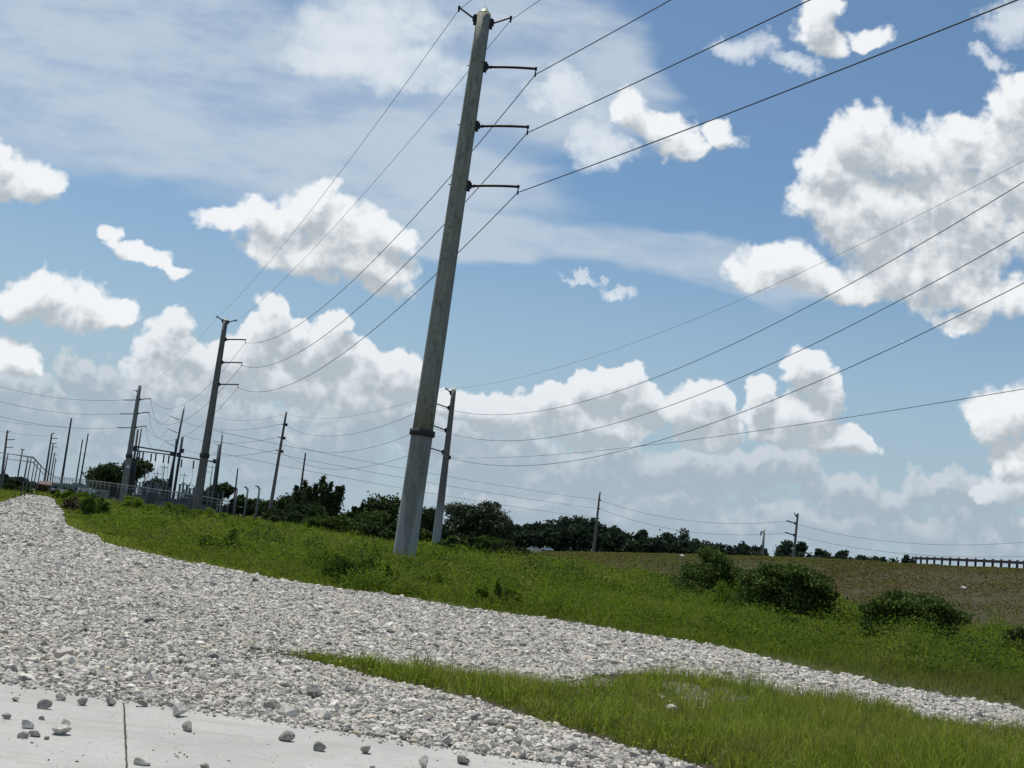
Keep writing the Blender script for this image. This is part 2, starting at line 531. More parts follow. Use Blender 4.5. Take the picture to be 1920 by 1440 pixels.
    plain('collar_metal', (0.060, 0.060, 0.054), 0.7, 0.2, 0.3, 6)
    plain('insulator_maroon', (0.030, 0.014, 0.020), 0.4, 0, 0.3, 6)
    plain('fitting_dark', (0.035, 0.033, 0.036), 0.6, 0.3, 0.2, 6)
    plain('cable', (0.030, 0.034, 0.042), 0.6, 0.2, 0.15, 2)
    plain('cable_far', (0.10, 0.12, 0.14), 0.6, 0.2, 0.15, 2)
    plain('galvanised', (0.13, 0.14, 0.145), 0.7, 0.1, 0.2, 5)
    plain('galvanised_pale', (0.16, 0.17, 0.165), 0.7, 0.1, 0.2, 5)
    plain('steel_dark', (0.050, 0.055, 0.065), 0.6, 0.3, 0.25, 4)
    plain('equipment_grey', (0.10, 0.11, 0.12), 0.6, 0.1, 0.3, 2)
    plain('equipment_dark', (0.05, 0.056, 0.062), 0.6, 0.1, 0.3, 2)
    plain('porcelain', (0.14, 0.155, 0.165), 0.6, 0, 0.2, 5)
    plain('white_panel', (0.72, 0.73, 0.72), 0.5, 0, 0.06, 3)
    plain('pale_green_panel', (0.20, 0.24, 0.21), 0.6, 0, 0.1, 1)
    plain('pink_render', (0.30, 0.22, 0.19), 0.9, 0, 0.15, 1)
    plain('roof_brown', (0.16, 0.12, 0.11), 0.9, 0, 0.2, 2)
    plain('car_white', (0.78, 0.79, 0.80), 0.3, 0, 0.03, 1)
    plain('window_dark', (0.02, 0.025, 0.03), 0.1, 0, 0.1, 1)
    plain('rubber', (0.02, 0.02, 0.02), 0.9, 0, 0.1, 1)
    plain('litter_white', (0.75, 0.74, 0.72), 0.8, 0, 0.1, 4)
    plain('rail_weathered', (0.060, 0.050, 0.056), 0.9, 0.0, 0.3, 5)
    # chain link: thin wires, mostly open
    m_, t, b = mat('chain_link', 0.6, 0.3)
    b.inputs['Base Color'].default_value = (0.10, 0.11, 0.11, 1)
    oc = ocoord(t)
    sx = t.nodes.new('ShaderNodeSeparateXYZ')
    t.links.new(oc, sx.inputs[0])
    u1 = mth(t, 'FRACT', mth(t, 'MULTIPLY', mth(t, 'ADD', sx.outputs[0], sx.outputs[2]), 14.0))
    u2 = mth(t, 'FRACT', mth(t, 'MULTIPLY', mth(t, 'SUBTRACT', sx.outputs[0], sx.outputs[2]), 14.0))
    al = mth(t, 'MAXIMUM', mth(t, 'LESS_THAN', u1, 0.1), mth(t, 'LESS_THAN', u2, 0.1))
    t.links.new(al, b.inputs['Alpha'])


make_materials()
M = MATS

# ------------------------------------------------------------------ mesh helpers
WLOC = {}


def link(o, parent=None, mat_=None):
    COL.objects.link(o)
    if mat_:
        o.data.materials.append(M[mat_])
    if parent is not None:
        o.parent = parent
    return o


def tag(o, label=None, cat=None, group=None, kind=None):
    if label:
        o['label'] = label
    if cat:
        o['category'] = cat
    if group:
        o['group'] = group
    if kind:
        o['kind'] = kind
    return o


def empty(name, loc, label, cat, group=None):
    o = bpy.data.objects.new(name, None)
    o.location = Vector(loc)
    o.empty_display_size = 0.5
    COL.objects.link(o)
    WLOC[o.name] = np.array(loc, float)
    return tag(o, label, cat, group)


def origin_of(parent):
    while parent is not None and parent.parent is not None:
        parent = parent.parent
    return WLOC.get(parent.name, np.zeros(3)) if parent is not None else np.zeros(3)


class MB:
    def __init__(s):
        s.v, s.f, s.sm = [], [], []

    def add(s, vs, fs, smooth=False):
        b = len(s.v)
        s.v += [tuple(map(float, v)) for v in vs]
        s.f += [tuple(b + i for i in f) for f in fs]
        s.sm += [smooth] * len(fs)
        return s

    def box(s, c, sz, rot=None, bev=0.0):
        c = np.array(c, float)
        h = np.array(sz, float) / 2
        vs = [np.array([sx * h[0], sy * h[1], sz_ * h[2]]) for sx in (-1, 1) for sy in (-1, 1) for sz_ in (-1, 1)]
        if rot is not None:
            a = rot
            vs = [np.array([v[0] * math.cos(a) - v[1] * math.sin(a), v[0] * math.sin(a) + v[1] * math.cos(a), v[2]]) for v in vs]
        return s.add([c + v for v in vs], [(0, 1, 3, 2), (4, 6, 7, 5), (0, 4, 5, 1), (2, 3, 7, 6), (0, 2, 6, 4), (1, 5, 7, 3)])

    def path(s, pts, rs, n=8, smooth=True, caps=True):
        pts = [np.array(p, float) for p in pts]
        if isinstance(rs, (int, float)):
            rs = [rs] * len(pts)
        vs, fs = [], []
        prev = None
        for i, p in enumerate(pts):
            d = pts[min(i + 1, len(pts) - 1)] - pts[max(i - 1, 0)]
            d = d / (np.linalg.norm(d) + 1e-12)
            if prev is None:
                a = np.array([0, 0, 1.0]) if abs(d[2]) < 0.9 else np.array([0, 1.0, 0])
                u = np.cross(d, a)
            else:
                u = prev - d * (prev @ d)
            u /= np.linalg.norm(u)
            prev = u
            w = np.cross(d, u)
            for k in range(n):
                an = 2 * math.pi * (k + 0.5) / n
                vs.append(p + rs[i] * (math.cos(an) * u + math.sin(an) * w))
        for i in range(len(pts) - 1):
            for k in range(n):
                k2 = (k + 1) % n
                fs.append((i * n + k, i * n + k2, (i + 1) * n + k2, (i + 1) * n + k))
        s.add(vs, fs, smooth)
        if caps:
            b = len(s.v) - len(vs)
            s.f.append(tuple(b + k for k in reversed(range(n))))
            s.f.append(tuple(b + (len(pts) - 1) * n + k for k in range(n)))
            s.sm += [False, False]
        return s

    def build(s, name, mat_, parent=None, loc=None):
        o3 = origin_of(parent) if parent is not None else (np.array(loc, float) if loc is not None else np.zeros(3))
        me = bpy.data.meshes.new(name)
        me.from_pydata([(v[0] - o3[0], v[1] - o3[1], v[2] - o3[2]) for v in s.v], [], s.f)
        me.polygons.foreach_set('use_smooth', s.sm)
        me.update()
        o = bpy.data.objects.new(name, me)
        if parent is None and loc is not None:
            o.location = Vector(o3)
        return link(o, parent, mat_)


def mesh_np(name, V, polys, mat_, parent=None, loc=None, smooth=False):
    """polys: list of integer arrays (n, k)."""
    me = bpy.data.meshes.new(name)
    o3 = origin_of(parent) if parent is not None else (np.array(loc, float) if loc is not None else np.zeros(3))
    V = (V - o3).astype(np.float32)
    me.vertices.add(len(V))
    me.vertices.foreach_set('co', V.ravel())
    lv = np.concatenate([p.ravel() for p in polys]).astype(np.int32)
    tot = np.concatenate([np.full(len(p), p.shape[1], np.int32) for p in polys])
    st = np.concatenate([[0], np.cumsum(tot)[:-1]]).astype(np.int32)
    me.loops.add(len(lv))
    me.loops.foreach_set('vertex_index', lv)
    me.polygons.add(len(tot))
    me.polygons.foreach_set('loop_start', st)
    me.polygons.foreach_set('loop_total', tot)
    me.polygons.foreach_set('use_smooth', np.full(len(tot), bool(smooth)))
    me.update(calc_edges=True)
    o = bpy.data.objects.new(name, me)
    if parent is None and loc is not None:
        o.location = Vector(o3)
    return link(o, parent, mat_)


def blades(P, h, w, lean, bend=0.45):
    """curved tapering blades at points P (n,3)."""
    n = len(P)
    a = rng.uniform(0, 2 * np.pi, n)
    side = np.stack([np.cos(a), np.sin(a), np.zeros(n)], 1) * (w / 2)[:, None]
    b = rng.uniform(0, 2 * np.pi, n)
    ld = np.stack([np.cos(b), np.sin(b), np.zeros(n)], 1) * (lean * h)[:, None]
    up = np.array([0, 0, 1.0])
    mid = P + ld * 0.35 + up * (h * 0.6)[:, None]
    tip = P + ld + up * (h * (1 - 0.25 * lean))[:, None]
    V = np.stack([P - side, P + side, mid - side * 0.75, mid + side * 0.75, tip], 1).reshape(-1, 3)
    i = (np.arange(n) * 5)[:, None]
    return V, i + np.array([0, 1, 3, 2]), i + np.array([2, 3, 4])


def leaves(Pc, sz, flat=0.0):
    """small kinked leaf quads at points."""
    n = len(Pc)
    d = rng.normal(size=(n, 3))
    d[:, 2] *= (1 - flat)
    d /= np.linalg.norm(d, axis=1)[:, None]
    e = np.cross(d, rng.normal(size=(n, 3)))
    e /= np.linalg.norm(e, axis=1)[:, None]
    s = sz[:, None] if hasattr(sz, '__len__') else sz
    V = np.stack([Pc - d * s * 0.5, Pc + e * s * 0.3, Pc + d * s * 0.5, Pc - e * s * 0.3], 1).reshape(-1, 3)
    i = (np.arange(n) * 4)[:, None]
    return V, i + np.array([0, 1, 2, 3])


def inpoly(P, poly):
    x, y = P[:, 0], P[:, 1]
    r = np.zeros(len(P), bool)
    q = np.asarray(poly)
    j = len(q) - 1
    for i in range(len(q)):
        xi, yi, xj, yj = q[i, 0], q[i, 1], q[j, 0], q[j, 1]
        if yi != yj:
            r ^= ((yi > y) != (yj > y)) & (x < (xj - xi) * (y - yi) / (yj - yi) + xi)
        j = i
    return r


def vnoise(P, sc, seed=0):
    """cheap smooth value noise for placing things."""
    q = P[:, :2] * sc + seed * 17.3
    i = np.floor(q).astype(int)
    f = q - i
    f = f * f * (3 - 2 * f)

    def hsh(a, b):
        v = np.sin(a * 127.1 + b * 311.7 + seed) * 43758.5453
        return v - np.floor(v)
    a = hsh(i[:, 0], i[:, 1]); b = hsh(i[:, 0] + 1, i[:, 1])
    c = hsh(i[:, 0], i[:, 1] + 1); d = hsh(i[:, 0] + 1, i[:, 1] + 1)
    return (a * (1 - f[:, 0]) + b * f[:, 0]) * (1 - f[:, 1]) + (c * (1 - f[:, 0]) + d * f[:, 0]) * f[:, 1]


def ground_z(x, y):
    r = np.hypot(x, y)
    s1 = np.clip((r - 130) / 110, 0, 1)
    s2 = np.clip((r - 240) / 400, 0, 1)
    return -0.75 * s1 * s1 * (3 - 2 * s1) - 0.5 * s2


# ------------------------------------------------------------------ ground, road, slab
def build_ground():
    radii = [0, 3, 6, 9, 12, 16, 20, 25, 32, 40, 50, 62, 78, 95, 115, 130, 150, 175, 205, 240, 300, 380, 500, 700, 1000, 1600, 2600, 4500, 7500]
    n = 96
    V, Fq, Ft = [(0, 0, 0)], [], []
    for r in radii[1:]:
        for k in range(n):
            a = 2 * math.pi * k / n
            x, y = r * math.sin(a), r * math.cos(a)
            V.append((x, y, float(ground_z(x, y))))
    for k in range(n):
        Ft.append((0, 1 + (k + 1) % n, 1 + k))
    for i in range(len(radii) - 2):
        for k in range(n):
            a0, b0 = 1 + i * n, 1 + (i + 1) * n
            Fq.append((a0 + k, a0 + (k + 1) % n, b0 + (k + 1) % n, b0 + k))
    o = mesh_np('ground', np.array(V, float), [np.array(Ft), np.array(Fq)], 'ground_soil', smooth=True)
    tag(o, kind='structure')


def sheet(name, pts, z, mat_, thick=0.0):
    pv = [Vector((p[0], p[1], 0)) for p in pts]
    tris = tessellate_polygon([pv])
    mb = MB()
    mb.add([(p[0], p[1], z) for p in pts], [tuple(t_) for t_ in tris])
    me = bpy.data.meshes.new(name)
    me.from_pydata(mb.v, [], mb.f)
    bm = bmesh.new()
    bm.from_mesh(me)
    bmesh.ops.recalc_face_normals(bm, faces=bm.faces)
    for f in bm.faces:
        if f.normal.z < 0:
            f.normal_flip()
    if thick:
        r = bmesh.ops.extrude_face_region(bm, geom=list(bm.faces))
        for v in r['geom']:
            if isinstance(v, bmesh.types.BMVert):
                v.co.z -= thick
        bmesh.ops.recalc_face_normals(bm, faces=bm.faces)
    bm.to_mesh(me)
    bm.free()
    o = bpy.data.objects.new(name, me)
    link(o, None, mat_)
    return o


def G2(lst):
    return [tuple(gr(x, y)[:2]) for x, y in lst]


def jag(pts, amp, step):
    """roughen a plan polyline."""
    out = []
    n = len(pts)
    for i in range(n):
        a, b = np.array(pts[i]), np.array(pts[(i + 1) % n])
        L = np.linalg.norm(b - a)
        k = max(1, min(60, int(L / step)))
        for j in range(k):
            q = a + (b - a) * j / k
            if j or True:
                q = q + rng.uniform(-amp, amp, 2)
            out.append(tuple(q))
    return out


UP = [(60, 927), (100, 933), (104, 946), (117, 960), (121, 986), (150, 1000), (181, 1008), (192, 1022), (260, 1038), (340, 1056), (420, 1070),
      (500, 1087), (600, 1103), (740, 1122), (850, 1141), (960, 1157), (1040, 1166), (1130, 1183), (1230, 1199), (1330, 1213),
      (1420, 1236), (1520, 1262), (1600, 1273), (1650, 1290), (1760, 1307), (1860, 1325), (1930, 1338), (2200, 1380)]
ITOP = [(425, 1212), (520, 1224), (600, 1231), (700, 1247), (800, 1260), (880, 1268), (1000, 1283), (1060, 1282), (1100, 1277), (1140, 1269),
        (1200, 1266), (1300, 1272), (1420, 1293), (1480, 1310), (1560, 1316), (1650, 1328), (1740, 1352), (1830, 1364), (1930, 1376), (2200, 1425)]
IBOT = [(425, 1212), (520, 1231), (580, 1244), (640, 1259), (700, 1274), (780, 1291), (850, 1309), (900, 1323), (1000, 1353), (1100, 1383), (1200, 1411), (1310, 1444), (1420, 1480)]
CEDGE = [(1420, 1505), (1060, 1441), (1000, 1432), (700, 1386), (480, 1351), (232, 1317), (0, 1283), (-350, 1232)]
LEFT = [(-500, 1120), (-300, 1030), (-150, 986), (0, 946), (40, 931)]
GRAVEL = G2(UP + list(reversed(ITOP)) + IBOT[1:] + CEDGE + LEFT)
ISLAND = G2(ITOP + list(reversed(IBOT))[:-1])
ISLAND = G2(ITOP + [(2300, 1560), (1500, 1510)] + list(reversed(IBOT))[:-1])
CONC = [tuple(p) for p in (G2(CEDGE) + [(-9, 3.0), (9, 3.0)])]
# sort out the slab's near side from the edge line itself
_ce = G2(CEDGE)
_d = np.array(_ce[0]) - np.array(_ce[-1])
_d /= np.linalg.norm(_d)
_nrm = np.array([_d[1], -_d[0]])
if _nrm[1] > 0:
    _nrm = -_nrm
CONC = _ce + [tuple(np.array(_ce[-1]) + _nrm * 7), tuple(np.array(_ce[0]) + _nrm * 7)]
GRAVEL_J = jag(GRAVEL, 0.05, 0.5)

build_ground()
tag(sheet('gravel_road', GRAVEL_J, 0.008, 'gravel_bed'), kind='structure')
tag(sheet('soil_patch', ISLAND, 0.004, 'bare_soil'), kind='structure')
tag(sheet('mud_patch', jag(G2([(1235, 1284), (1262, 1280), (1300, 1288), (1350, 1292), (1385, 1302), (1410, 1311), (1375, 1322), (1335, 1314), (1300, 1324), (1262, 1308)]), 0.16, 0.2), 0.016, 'dried_mud'), kind='structure')
tag(sheet('mud_patch', jag(G2([(1010, 1276), (1060, 1270), (1120, 1272), (1160, 1280), (1130, 1290), (1060, 1288)]), 0.12, 0.25), 0.016, 'dried_mud'), kind='structure')
tag(sheet('concrete_pavement', CONC, 0.02, 'slab_concrete', 0.12), kind='structure')
_j0, _j1 = gr(232, 1318, 0.02), gr(238, 1445, 0.02)
_jd = (_j1 - _j0) / np.linalg.norm(_j1 - _j0)
_js = np.array([-_jd[1], _jd[0], 0]) * 0.007
_jp = []
_jq = []
for k in range(61):
    q = _j0 + (_j1 + _jd * 1.6 - _j0) * k / 60
    _jp.append(q + _js * rng.uniform(0.5, 1.4))
    _jq.append(q - _js * rng.uniform(0.5, 1.4))
tag(sheet('pavement_joint', [tuple(p[:2]) for p in _jp + _jq[::-1]], 0.024, 'joint_filler'), kind='structure')

# ------------------------------------------------------------------ embankment with the road on top
CREST = [(2500, 1090, 62), (2150, 1076, 88), (1920, 1068, 106), (1730, 1059, 130), (1600, 1052, 172), (1500, 1047.5, 225), (1300, 1041, 300), (1113, 1036, 380), (1000, 1034.5, 460), (880, 1034, 540)]
FOOT = [(2500, 1330), (2150, 1240), (1920, 1203), (1730, 1180), (1600, 1156), (1480, 1134), (1250, 1093), (1113, 1070), (1000, 1054), (880, 1036)]


def catmull(P, k):
    P = [np.array(p, float) for p in P]
    out = []
    for i in range(len(P) - 1):
        p0, p1, p2, p3 = P[max(i - 1, 0)], P[i], P[i + 1], P[min(i + 2, len(P) - 1)]
        for j in range(k):
            s = j / k
            out.append(0.5 * (2 * p1 + (p2 - p0) * s + (2 * p0 - 5 * p1 + 4 * p2 - p3) * s * s + (3 * p1 - p0 - 3 * p2 + p3) * s ** 3))
    out.append(P[-1])
    return out


crest = catmull([at(x, y, Y) for x, y, Y in CREST], 6)
foot = catmull([gr(x, y, -0.05) for x, y in FOOT], 6)
crest = [np.array(c) for c in crest]


def emb_pt(i, s):
    """i along, s 0 foot .. 1 crest, gently rounded."""
    a, b = foot[i], crest[i]
    p = a + (b - a) * s
    e = s - 0.10 * math.sin(2 * math.pi * s)
    p[2] = a[2] + (b[2] - a[2]) * e
    return p


def build_embankment():
    rows = 14
    V = []
    n = len(crest)
    for i in range(n):
        t_ = crest[min(i + 1, n - 1)] - crest[max(i - 1, 0)]
        nn = np.array([-t_[1], t_[0], 0]) if False else np.array([t_[1], -t_[0], 0])
        nn = nn / np.linalg.norm(nn)
        if nn @ (crest[i] - foot[i]) < 0:
            nn = -nn
        for k in range(rows + 1):
            p = emb_pt(i, k / rows)
            if 0 < k < rows:
                p[2] += 0.10 * math.sin(i * 1.7 + k * 2.1) * (1 - k / rows) + 0.05 * math.sin(i * 0.6 + k)
            V.append(p)
        c = crest[i]
        V.append(c + nn * 1.5 + np.array([0, 0, -0.05]))
        V.append(c + nn * 14 + np.array([0, 0, -0.05]))
        V.append(c + nn * 30 + np.array([0, 0, -c[2] - 1.6]))
    w = rows + 4
    Q = [(i * w + k, (i + 1) * w + k, (i + 1) * w + k + 1, i * w + k + 1) for i in range(n - 1) for k in range(w - 1)]
    o = mesh_np('embankment', np.array(V), [np.array(Q)], 'dry_turf', smooth=True)
    tag(o, kind='structure')
    # carriageway on the crest
    R = []
    for i in range(n):
        R += [np.array(V[i * w + rows + 1]) + np.array([0, 0, 0.012]), np.array(V[i * w + rows + 2]) + np.array([0, 0, 0.012])]
        d = R[-1] - R[-2]
        R[-2] = R[-2] + d * 0.08
        R[-1] = R[-1] - d * 0.08
    Q = [(i * 2, i * 2 + 2, i * 2 + 3, i * 2 + 1) for i in range(n - 1)]
    tag(mesh_np('road', np.array(R), [np.array(Q)], 'asphalt'), kind='structure')
    return V, w, rows


EMBV, EMBW, EMBR = build_embankment()

# ------------------------------------------------------------------ gravel stones
def ico(sub):
    bm = bmesh.new()
    bmesh.ops.create_icosphere(bm, subdivisions=sub, radius=1)
    V = np.array([v.co[:] for v in bm.verts])
    F = np.array([[v.index for v in f.verts] for f in bm.faces])
    bm.free()
    return V, F


ICO1, ICO2 = ico(1), ico(2)


def rot_z(a):
    c, s = np.cos(a), np.sin(a)
    z, o = np.zeros_like(a), np.ones_like(a)
    return np.stack([np.stack([c, -s, z], 1), np.stack([s, c, z], 1), np.stack([z, z, o], 1)], 1)


def stones(P, r, tmpl, name, mat_='limestone'):
    V0, F0 = tmpl
    n, k = len(P), len(V0)
    ang = rng.uniform(0, 2 * np.pi, n)
    tilt = rng.normal(size=(n, 3))
    tilt /= np.linalg.norm(tilt, axis=1)[:, None]
    sc = np.stack([rng.uniform(0.9, 1.6, n), rng.uniform(0.75, 1.15, n), rng.uniform(0.55, 1.0, n)], 1)
    V = V0[None] * (1 + rng.uniform(-0.30, 0.30, (n, k, 1)))
    # chop facets: flatten everything beyond a random plane or two
    for _ in range(4):
        nv = rng.normal(size=(n, 3))
        nv /= np.linalg.norm(nv, axis=1)[:, None]
        cut = rng.uniform(0.35, 0.7, n)
        d = np.einsum('nki,ni->nk', V, nv)
        ex = np.maximum(d - cut[:, None], 0)
        V = V - ex[:, :, None] * nv[:, None, :]
    V = V * sc[:, None, :]
    # tilt about a random horizontal axis, then spin
    ta = rng.normal(0, 0.6, n)
    ca, sa = np.cos(ta), np.sin(ta)
    y, z = V[:, :, 1].copy(), V[:, :, 2].copy()
    V[:, :, 1] = y * ca[:, None] - z * sa[:, None]
    V[:, :, 2] = y * sa[:, None] + z * ca[:, None]
    V = np.einsum('nij,nkj->nki', rot_z(ang), V)
    V = V * r[:, None, None] + P[:, None, :]
    F = (np.arange(n) * k)[:, None, None] + F0[None]
    return mesh_np(name, V.reshape(-1, 3), [F.reshape(-1, 3)], mat_)


def scatter(poly, dens_fn, ymin, ymax, xpad=1.06, per=1.0, maxd=1200):
    """random plan points in a polygon, only where the view or a step aside could see them."""
    q = np.asarray(poly)
    lo, hi = q.min(0), q.max(0)
    lo[1], hi[1] = max(lo[1], ymin), min(hi[1], ymax)
    lo[0], hi[0] = max(lo[0], -0.50 * hi[1] - 2), min(hi[0], 0.50 * hi[1] + 2)
    A = (hi[0] - lo[0]) * (hi[1] - lo[1])
    n = int(A * maxd)
    P = np.stack([rng.uniform(lo[0], hi[0], n), rng.uniform(lo[1], hi[1], n)], 1)
    P = P[np.abs(P[:, 0]) < 0.50 * P[:, 1] + 2.0]
    P = P[inpoly(P, poly)]
    keep = rng.uniform(0, 1, len(P)) < dens_fn(P) / maxd
    return P[keep]


def build_stones():
    for (y0, y1, den, tm, base) in ((6, 12.5, 1150, ICO1, 0.0210), (12.5, 19, 950, ICO1, 0.0215), (19, 29, 700, ICO1, 0.0245), (29, 48, 300, ICO1, 0.034), (48, 150, 60, ICO1, 0.06)):
        P = scatter(GRAVEL_J, lambda P: np.full(len(P), float(den)), y0, y1, maxd=den)
        r = base * np.exp(rng.normal(0, 0.36, len(P)))
        P3 = np.column_stack([P, r * 0.35 + rng.uniform(-0.002, 0.016, len(P)) + 0.012 * vnoise(P, 2.5)])
        o = stones(P3, r, tm, 'gravel')
        tag(o, 'pale grey crushed limestone gravel of the track', None, None, 'stuff')
        if y0 == 6:
            k = rng.choice(len(P), min(len(P), 22))
            P4 = np.column_stack([P[k], np.full(len(k), 0.05)])
            tag(stones(P4, rng.uniform(0.05, 0.075, len(k)), ICO2, 'gravel'), 'larger lumps among the limestone gravel', None, None, 'stuff')
    # heaped little ridge where the gravel ends at the verge
    edge = G2(UP)
    pts, rs = [], []
    for a, b in zip(edge[:-1], edge[1:]):
        a, b = np.array(a), np.array(b)
        L = np.linalg.norm(b - a)
        if a[1] > 60:
            continue
        n = int(L * 26)
        s = rng.uniform(0, 1, n)
        off = rng.normal(0, 0.12, n)
        q = a + (b - a) * s[:, None] + off[:, None] * np.array([0.3, -1])
        pts.append(np.column_stack([q, rng.uniform(0.01, 0.05, n)]))
        rs.append(rng.uniform(0.03, 0.075, n))
    tag(stones(np.vstack(pts), np.concatenate(rs), ICO1, 'gravel'), 'gravel heaped along the verge', None, None, 'stuff')
    # gravel on the island soil
    P = scatter(ISLAND, lambda P: 60 * (vnoise(P, 0.8, 3) > 0.66) + 3.0, 6, 21, maxd=66)
    tag(stones(np.column_stack([P, np.full(len(P), 0.015)]), rng.uniform(0.015, 0.04, len(P)), ICO1, 'gravel'), 'scattered gravel on the grass island', None, None, 'stuff')


build_stones()

LOOSE = [  # column, row, width in px, pale, label
    (28, 1311, 13, 0, 'small grey stone on the concrete nearest the upper left corner of the slab'),
    (84, 1323, 22, 0, 'dark grey lump alone on the concrete just below the gravel edge at far left'),
    (112, 1308, 17, 0, 'grey stone half against the gravel edge between two other stones'),
    (153, 1317, 17, 0, 'grey stone on the concrete left of the wedge stone by the joint'),
    (205, 1318, 18, 0, 'wedge shaped grey stone just left of the top of the slab joint'),
    (10, 1344, 14, 0, 'small grey stone on the concrete at the picture edge'),
    (48, 1358, 24, 1, 'wide pale topped stone in the group of four at the lower left'),
    (65, 1374, 21, 0, 'grey angular stone below the wide pale topped stone'),
    (42, 1379, 16, 0, 'small grey stone lowest in the lower left group'),
    (77, 1346, 12, 0, 'little flat stone above the wide pale topped stone'),
    (114, 1369, 28, 1, 'white bottomed lump in front of the grey pointed stone'),
    (122, 1358, 26, 0, 'grey pointed stone behind the white bottomed lump'),
    (268, 1319, 20, 0, 'grey stone touching the gravel edge right of the slab joint'),
    (335, 1334, 31, 1, 'largest stone on the concrete, rounded with a white right side'),
    (351, 1364, 23, 0, 'plain dark grey stone below the largest rounded stone'),
    (265, 1426, 26, 1, 'flat white topped stone right of the lower slab joint'),
    (382, 1438, 14, 0, 'stone cut by the bottom edge of the picture right of the joint'),
    (536, 1382, 24, 0, 'grey stone with white right face alone on middle concrete'),
    (597, 1402, 20, 0, 'round grey stone with a white left rim on the middle concrete'),
    (687, 1407, 19, 0, 'tan grey stone near the gravel edge right of the round one'),
    (794, 1435, 24, 1, 'paired grey and white stone cut by the bottom edge'),
    (697, 1438, 9, 0, 'tiny dark stone at the bottom edge'),
    (866, 1426, 22, 0, 'brown grey stone furthest right on the concrete'),
    (88, 1384, 9, 0, 'very small dark stone right of the lower left group'),
]


def build_loose():
    V0, F0 = ICO2
    for (x, y, w, pale, lab) in LOOSE:
        p = gr(x, y + w * 0.28, 0.02)
        r = w / 2300 * p[1] / 2 * 0.92
        V = V0 * (1 + rng.uniform(-0.07, 0.07, (len(V0), 1)))
        for _ in range(7):
            nv = rng.normal(size=3)
            nv /= np.linalg.norm(nv)
            d = V @ nv
            V = V - np.maximum(d - rng.uniform(0.36, 0.72), 0)[:, None] * nv
        V = V * np.array([1.5, 1.2, rng.uniform(0.95, 1.2)]) * r
        a = rng.uniform(-0.6, 0.6)
        V = V @ np.array([[math.cos(a), math.sin(a), 0], [-math.sin(a), math.cos(a), 0], [0, 0, 1]])
        V[:, 2] -= V[:, 2].min() + 0.004
        o = mesh_np('loose_stone', V + p, [F0], 'stone_pale' if pale else 'stone_grey', None, p)
        tag(o, lab, 'stone', 'loose stones on the concrete pavement')
    # crumbs
    n = 260
    P = np.stack([rng.uniform(-20, 1060, n), rng.uniform(1290, 1440, n)], 1)
    pts, rs = [], []
    for x, y in P:
        if y < 1290 + (x / 1060) * 160:
            continue
        q = gr(x, y, 0.02)
        pts.append(q + np.array([0, 0, 0.001]))
        rs.append(rng.choice([0.003, 0.004, 0.006, 0.010], p=[.4, .3, .2, .1]))
    tag(stones(np.array(pts), np.array(rs), ICO1, 'debris', 'stone_grey'), 'grit and crumbs on the concrete', None, None, 'stuff')
    pts = [gr(x, y, 0.022) for x, y in ((331, 1418), (337, 1411), (345, 1415), (351, 1419), (334, 1421), (328, 1414), (60, 1393), (90, 1425), (144, 1428))]
    tag(stones(np.array(pts), np.array([0.010, .012, .013, .010, .008, .006, .012, .010, .010]), ICO1, 'crumbs', 'debris'), 'reddish brown crumbs on the concrete', None, None, 'stuff')


def build_spill():
    ce = G2(CEDGE)
    pts, rs = [], []
    for a, b in zip(ce[:-1], ce[1:]):
        a, b = np.array(a), np.array(b)
        L = np.linalg.norm(b - a)
        if L > 12:
            continue
        n = int(L * 95)
        q = a + (b - a) * rng.uniform(0, 1, n)[:, None] + _nrm * np.abs(rng.normal(0, 0.10, n))[:, None]
        r = rng.choice([0.004, 0.007, 0.012, 0.02], n, p=[.35, .3, .22, .13])
        pts.append(np.column_stack([q, 0.02 + r * 0.5]))
        rs.append(r)
    tag(stones(np.vstack(pts), np.concatenate(rs), ICO1, 'gravel'), 'gravel and grit spilling over the edge of the slab', None, None, 'stuff')


build_loose()
build_spill()

# ------------------------------------------------------------------ grasses
def z_at(P):
    return ground_z(P[:, 0], P[:, 1])


def near_poly(P, poly, d):
    """distance mask from the polygon outline (plan)."""
    q = np.asarray(poly)
    best = np.full(len(P), 1e9)
    for i in range(len(q)):
        a, b = q[i], q[(i + 1) % len(q)]
        ab = b - a
        L = ab @ ab + 1e-9
        t_ = np.clip(((P - a) @ ab) / L, 0, 1)
        dd = np.hypot(*(P - a - t_[:, None] * ab).T)
        best = np.minimum(best, dd)
    return best


MUDS = [np.array(G2([(1232, 1290), (1262, 1281), (1320, 1290), (1390, 1300), (1430, 1312), (1400, 1335), (1320, 1340), (1270, 1320)])),
        np.array(G2([(1010, 1278), (1060, 1268), (1120, 1268), (1170, 1278), (1130, 1296), (1060, 1294)]))]


def add_blades(name, P, h, w, lean, mat_, label):
    V, q, t_ = blades(P, h, w, lean)
    o = mesh_np(name, V, [q, t_], mat_)
    tag(o, label, None, None, 'stuff')
    return o


